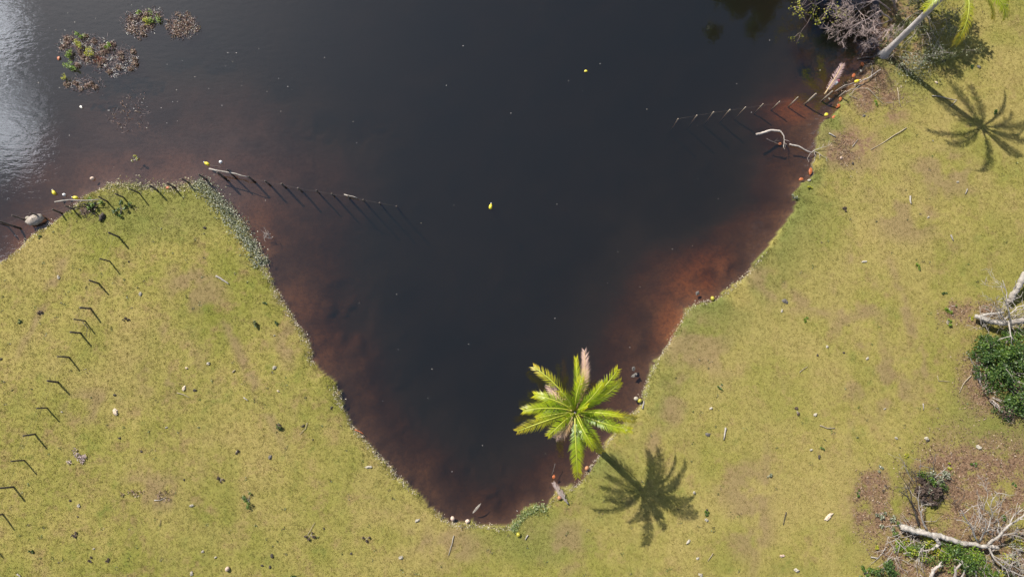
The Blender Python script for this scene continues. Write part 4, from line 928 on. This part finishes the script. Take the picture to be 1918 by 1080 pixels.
for a in [(263,551,.24,'long white stone on the upper left lawn',None,1.9,1.4), (350,689,.17,'small tan stone in the middle of the left lawn',M_husk), (391,680,.24,'white stone in a green tuft, middle of the left lawn'), (312,800,.17,'pale stone below the tan husk on the left lawn'),
          (116,771,.14,'tiny pale stone beside the left lawn fence'), (514,688,.28,'white stone near the left shore, in a green patch'), (521,732,.17,'tan stone below the white one near the left shore',M_husk), (148,946,.24,'white stone on the lower left lawn near the fence'),
          (359,946,.26,'bright white stone left of the largest weed'), (380,1032,.2,'white stone near the bottom, below the bright white one'), (404,1043,.17,'pale stone just right of the bottom white stone'), (359,1073,.25,'white stone cut by the bottom edge, left lawn',None,1.5,1.0),
          (176,1027,.14,'small yellow-white stone near the bottom left weeds'), (691,874,.26,'little heap of pale stone by the lower left shore',None,1.8,0), (782,974,.24,'pale flat stone left of the lake end',None,1.7,.7), (751,1043,.24,'pale flat stone near the bottom edge below the lake end',None,1.9,.2),
          (110,519,.24,'pale stone on the lawn below the grey rock',None,1.6,-.8), (302,428,.1,'tiny white stone near the top of the left lawn'), (514,628,.13,'small white pebble above the white stone by the left shore'), (506,856,.22,'dark grey oval stone below the big green weed',M_greystone,2.0,1.5),
          (1332,764,.22,'round white stone on the right lawn opposite the palm crown'), (1549,649,.2,'white stone beside a green patch, middle right lawn'), (1527,776,.26,'white stone on the right lawn left of the bent stick'), (1624,671,.2,'pale flake on the bare track, right lawn',None,1.8,1.2), (1464,582,.16,'pale chip on the right lawn near the sandy shallows',None,2.2,1.5),
          (1300,922,.22,'white stone at the right edge of the palm shadow'), (1323,973,.26,'pale stone below the green weed beside the palm shadow'), (1289,1014,.26,'white stone below the palm shadow',None,1.5,.7), (1306,1045,.22,'pale stone near the bottom, right of the palm shadow'), (1312,1076,.3,'white stone cut by the bottom edge, right lawn'),
          (1464,1040,.26,'pinkish pale stone near the bottom, right lawn',M_cocopale), (1491,1067,.34,'brightest white stone near the bottom, right lawn'), (1519,842,.2,'grey-white stone above the dark clod, right lawn'), (1678,820,.24,'white stone at the upper left of the brown litter'), (1735,821,.28,'round white stone with a dark hollow beside it'),
          (1832,837,.34,'wide white stone at the top rim of the brown litter',None,1.6,0), (1754,155,.22,'pale stone between the tall palm and its crown shadow',M_husk), (1618,217,.2,'grey stone on the bank behind the brushwood',M_greystone), (1516,338,.24,'white stone at the right shore between orange leaves',None,1.4,0), (1747,264,.12,'tiny white stone left of the palm crown shadow'),
          (1575,296,.22,'pinkish stone on the bank beside the driftwood twigs',M_cocopale), (1618,490,.2,'pale flake on the upper right lawn',None,2.4,.3), (1884,10,.22,'grey stone at the top right corner',M_greystone), (1767,115,.3,'dark brown stone below the olive shrub',M_dung), (1738,407,.14,'pale chip left of the white splinter, right lawn',None,1.8,1.0),
          (1173,806,.22,'white stone on the grass beside the leaning palm crown'), (1793,341,.14,'pale chip below the palm crown shadow',None,2.0,.5), (1657,765,.16,'pale chip in the lower middle of the right lawn'), (1612,133,.2,'white stone on dark mud at the palm foot'), (1553,185,.14,'small white stone in the shallows by the fence')]:
    pebble(*a)
for a in [(1186,690,.3,'submerged grey stone right of the palm crown, upper'), (1189,702,.36,'submerged grey stone right of the palm crown, lower'), (1306,549,.3,'dark stone in the sandy shallows of the right shore')]:
    pebble(a[0], a[1], a[2], a[3], M_greystone, 1.3, .4, S_, .8, 'stone', True)
for a in [(345,727,.28,'tan broken coconut husk on the left lawn beside a twig',1.8,1.1), (217,771,.34,'large tan coconut husk right of the left lawn fence',2.0,-.9), (1552,966,.34,'long tan coconut husk on the lower right lawn',2.2,.6)]:
    pebble(a[0], a[1], a[2], a[3], M_husk, a[4], a[5], 'coconut husk', .5, 'coconut_husk')
for a in [(215,739,.2,'dark clod right of the left lawn fence'), (365,730,.24,'dark clod beside the tan husk and twig'), (384,427,.24,'dark clod near the tip of the left bank'), (241,490,.14,'small dark clod near the top of the left lawn'), (265,845,.17,'small dark clod above the largest weed of the left lawn'), (224,820,.18,'brown clod right of the lower fence'),
          (132,937,.18,'dark clod next to a white stone, lower left'), (345,898,.15,'dark little clod above the bright white stone'), (621,763,.2,'dark clod close to the left shore'), (568,797,.22,'dark clod by a curved stick on the left lawn'), (607,989,.14,'small dark clod by the heap of dry grass'), (510,1040,.26,'dark clod near the bottom of the left lawn, uppermost of three'),
          (506,1061,.2,'dark clod near the bottom of the left lawn, middle of three'), (491,1058,.18,'dark clod near the bottom of the left lawn, leftmost of three'), (658,1036,.18,'dark clod near the bottom edge below the left shore'), (146,967,.13,'tiny dark clod below a white stone, lower left'), (2,672,.2,'dark clod cut by the left edge'),
          (1470,564,.4,'grey flat clod on the right lawn above the sandy bay'), (1531,665,.2,'dark clod left of the white stone, right lawn'), (1580,660,.16,'round black clod in the middle of the right lawn'), (1325,813,.32,'grey clod beside the upright white stick'), (1534,855,.24,'dark clod below the grey-white stone'), (1597,306,.22,'dark clod on the bank right of the driftwood'),
          (1833,126,.28,'grey-brown clod on the top right lawn'), (1324,954,.17,'black clod above the green weed by the palm shadow'), (1737,824,.26,'dark hollow clod under the round white stone'), (1346,768,.08,'tiny black clod beside the round white stone')]:
    pebble(a[0], a[1], a[2], a[3], M_greystone if 'grey' in a[3] and 'white stone' not in a[3] else M_dung, 1.25, random.Random(int(a[0])).uniform(0, 3), D_, .5, 'clod', False, .4)
for a in [([(405,517),(417,524),(429,532)], .06, M_pale, 'thick white stick near the top of the left lawn'), ([(332,735),(344,738),(356,744)], .025, M_stick, 'thin tan twig under the broken husk, left lawn'), ([(457,744),(465,750)], .035, M_pale, 'short pale stick left of the white shore stone'),
          ([(576,791),(573,802),(562,813)], .022, M_stick, 'curved stick beside a dark clod, left lawn'), ([(665,804),(673,807),(681,812)], .035, M_orange, 'reddish stick on the left water edge'), ([(436,697),(441,692)], .04, M_stick, 'stubby brown stick right of the white stone, left lawn'), ([(33,1074),(40,1079)], .05, M_pale, 'pale stick in the bottom left corner'),
          ([(850,1002),(846,1020),(840,1039)], .028, M_pale, 'straight pale cane on the grass below the lake end'), ([(577,1000),(583,990),(590,978)], .02, M_stick, 'thin cane on the heap of dry grass'), ([(290,936),(300,936),(312,930)], .03, M_pale, 'pale twig on dry scraps, lower left lawn'), ([(300,985),(302,972)], .02, M_darkwood, 'dark twig below the dry scraps, lower left'),
          ([(1359,800),(1357,812),(1355,823)], .055, M_pale, 'upright white stick on the right lawn beside a grey clod'), ([(1704,367),(1704,376),(1706,382)], .055, M_pale, 'short white splinter on the upper right lawn'), ([(1780,440),(1785,451)], .05, M_pale, 'white splinter slanting on the right lawn, below the short one'), ([(1811,354),(1807,364)], .035, M_pale, 'thin white splinter near the palm crown shadow'),
          ([(1728,755),(1729,767)], .04, M_pale, 'pale splinter on the right lawn left of the bent stick'), ([(1755,703),(1757,713),(1779,714)], .022, M_stick, 'thin bent twig left of the dark green bush'), ([(1818,703),(1806,715),(1796,735)], .035, M_stick, 'bent brown stick below the dark green bush'), ([(1535,796),(1548,801),(1563,801)], .035, M_stick, 'brown stick in the middle of the lower right lawn'),
          ([(1497,697),(1505,690),(1512,686)], .02, M_stick, 'thin twig with scraps above the white stone, right lawn'), ([(1472,958),(1469,970),(1466,982)], .028, M_darkwood, 'dark upright twig on the lower right lawn'), ([(1335,1035),(1325,1050)], .025, M_stick, 'short twig near the bottom, right of the palm shadow'), ([(1697,240),(1665,260),(1630,281)], .03, M_stick, 'long thin stick slanting across the upper right lawn'),
          ([(1552,250),(1565,257)], .05, M_pale, 'short pale stick on the bank above the driftwood'), ([(1745,180),(1770,184),(1791,188),(1780,199)], .03, M_pale, 'pale hooked twig left of the palm crown shadow'), ([(1596,275),(1606,262)], .025, M_pale, 'small white twig on the bank right of the driftwood'), ([(1203,765),(1206,750)], .05, M_pale, 'pale stick at the water edge right of the palm crown'),
          ([(989,1001),(984,1010)], .04, M_pale, 'white chip of wood beside the green coconut'), ([(1040,867),(1033,890)], .03, M_darkwood, 'dark stick in the shallows under the palm'), ([(1680,165),(1686,200)], .03, M_stick, 'dry root strand on the bank below the tall palm'), ([(1630,1042),(1646,1044)], .045, M_pale, 'white stick on litter left of the yellow sprout, lower right')]:
    stick(a[0], a[1], a[2], a[3], z=.05)
for a in [(848,970,M_cocopale,'bleached coconut in the lake end, left of two',True), (876,975,M_cocopale,'bleached coconut in the lake end, right of two',True), (971,1000,M_cocogreen,'yellow-green coconut on the grass at the lake end',False), (1099,876,M_coco,'orange-brown coconut at the water edge below the palm trunk',True),
          (1048,931,M_coco,'brown coconut on the bleached frond stub',False), (1191,746,M_stone,'white coconut floating at the right shore by the palm crown',True), (1198,750,M_cocogreen,'yellow-green coconut beside the white floating one',True), (1334,559,M_cocogreen,'green coconut half afloat in the sandy bay',True), (427,1064,M_cocopale,'pinkish coconut near the bottom of the left lawn',False)]:
    blobthing('coconut', a[0], a[1], .14, .12, .12, a[2], a[3], 'coconut', a[0] % 3, .05, a[4], .3)
def leaf(px, py, L_, W_, rot, mat, label, water=True, z=.015):
    L_, W_ = L_*.78, W_*.78; p = G(px, py, water); c_, s_ = math.cos(rot), math.sin(rot); V_, F_ = [], []; n_ = 7
    for i in range(n_+1):
        t = i/n_; w_ = W_/2*math.sin(math.pi*min(1, .04+t*.95))**.8; x = (t-.5)*L_; k = .05*math.sin(t*3.1)
        for j, yy_ in enumerate((-w_, 0, w_)): V_.append((p.x+x*c_-yy_*s_, p.y+x*s_+yy_*c_, p.z+z+k+(.035 if j != 1 else 0)))
    for i in range(n_):
        for j in range(2): F_.append((i*3+j, i*3+j+1, (i+1)*3+j+1, (i+1)*3+j))
    mb = MB(); mb.add(V_, F_); ob = solo('leaf', mb, mat, p, label, 'leaf')
    sm_ = ob.modifiers.new('thickness', 'SOLIDIFY'); sm_.thickness = .006
for a in [(1097,134,.30,.17,.1,M_yleaf,'yellow-green leaf floating alone in the upper middle of the lake'), (111,110,.36,.2,1.4,M_orange,'orange leaf floating at the left of the largest weed mat'), (153,201,.28,.18,-.8,M_speck,'pale leaf floating below the largest weed mat'), (315,352,.34,.2,.4,M_orange,'orange leaf on the tip of the left bank'),
          (397,367,.34,.2,1.2,M_orange,'orange leaf among the grey-green plants, upper'), (460,450,.32,.16,.1,M_orange,'reddish leaf among the grey-green plants, lower'), (1517,321,.62,.28,1.4,M_orange,'long orange leaf at the right shore, largest of them'), (1500,336,.4,.22,.2,M_orange,'orange leaf in the water left of the white shore stone'),
          (1598,142,.4,.24,.9,M_orange,'orange leaf on dark mud above the yellow jug'), (1614,121,.42,.22,1.9,M_orange,'orange leaf nearest the foot of the tall palm'), (1573,186,.4,.22,1.3,M_orange,'orange leaf at the shore end of the pale fence'), (1569,199,.46,.26,.7,M_orange,'orange leaf just below the shore end of the pale fence'), (1562,220,.44,.24,.2,M_orange,'orange leaf lowest in the row below the pale fence'),
          (1547,215,.36,.24,.3,M_yleaf,'yellow-green leaf in the shallows below the pale fence'), (1037,892,.3,.22,1.2,M_orange,'orange leaf in the shallows by the bleached frond stub'), (1460,270,.3,.2,.3,M_orange,'orange leaf caught on the sunken snag'), (893,951,.95,.17,.85,M_pale,'long white dry spathe floating in the lake end')]:
    leaf(*a)
for i, a in enumerate([(153,860,22,15,'pinkish heap of bark scraps on the lower left lawn'), (250,924,16,8,'sparse dry scraps on the lower left lawn, left of the pale twig'), (306,930,12,8,'dry scraps with the pale twig, lower left lawn')]):
    rg = random.Random(i+90); p = G(a[0], a[1]); mb = MB(); cs = [(*G(a[0]+rg.gauss(0, a[2]*.5), a[1]+rg.gauss(0, a[3]*.5)), .16) for _ in range(10)]
    cluster(mb, cs, 160 if i == 0 else 60, .16, .05, rg, flat=.25, floor=p.z+.06); ob = solo('scrap_heap', mb, M_pinkwood if i == 0 else M_litter, p, a[4], 'scraps')

# pieces too small to pick apart one by one
for ob in bpy.data.objects:
    nm = ob.name.split('.')[0]
    if nm in ('foliage', 'stems', 'bleached_stems', 'leaves', 'glint_flecks', 'green_tuft', 'red_tuft', 'twigs', 'dry_leaves', 'stem', 'leaflets', 'scrap_heap'): ob['kind'] = 'stuff'
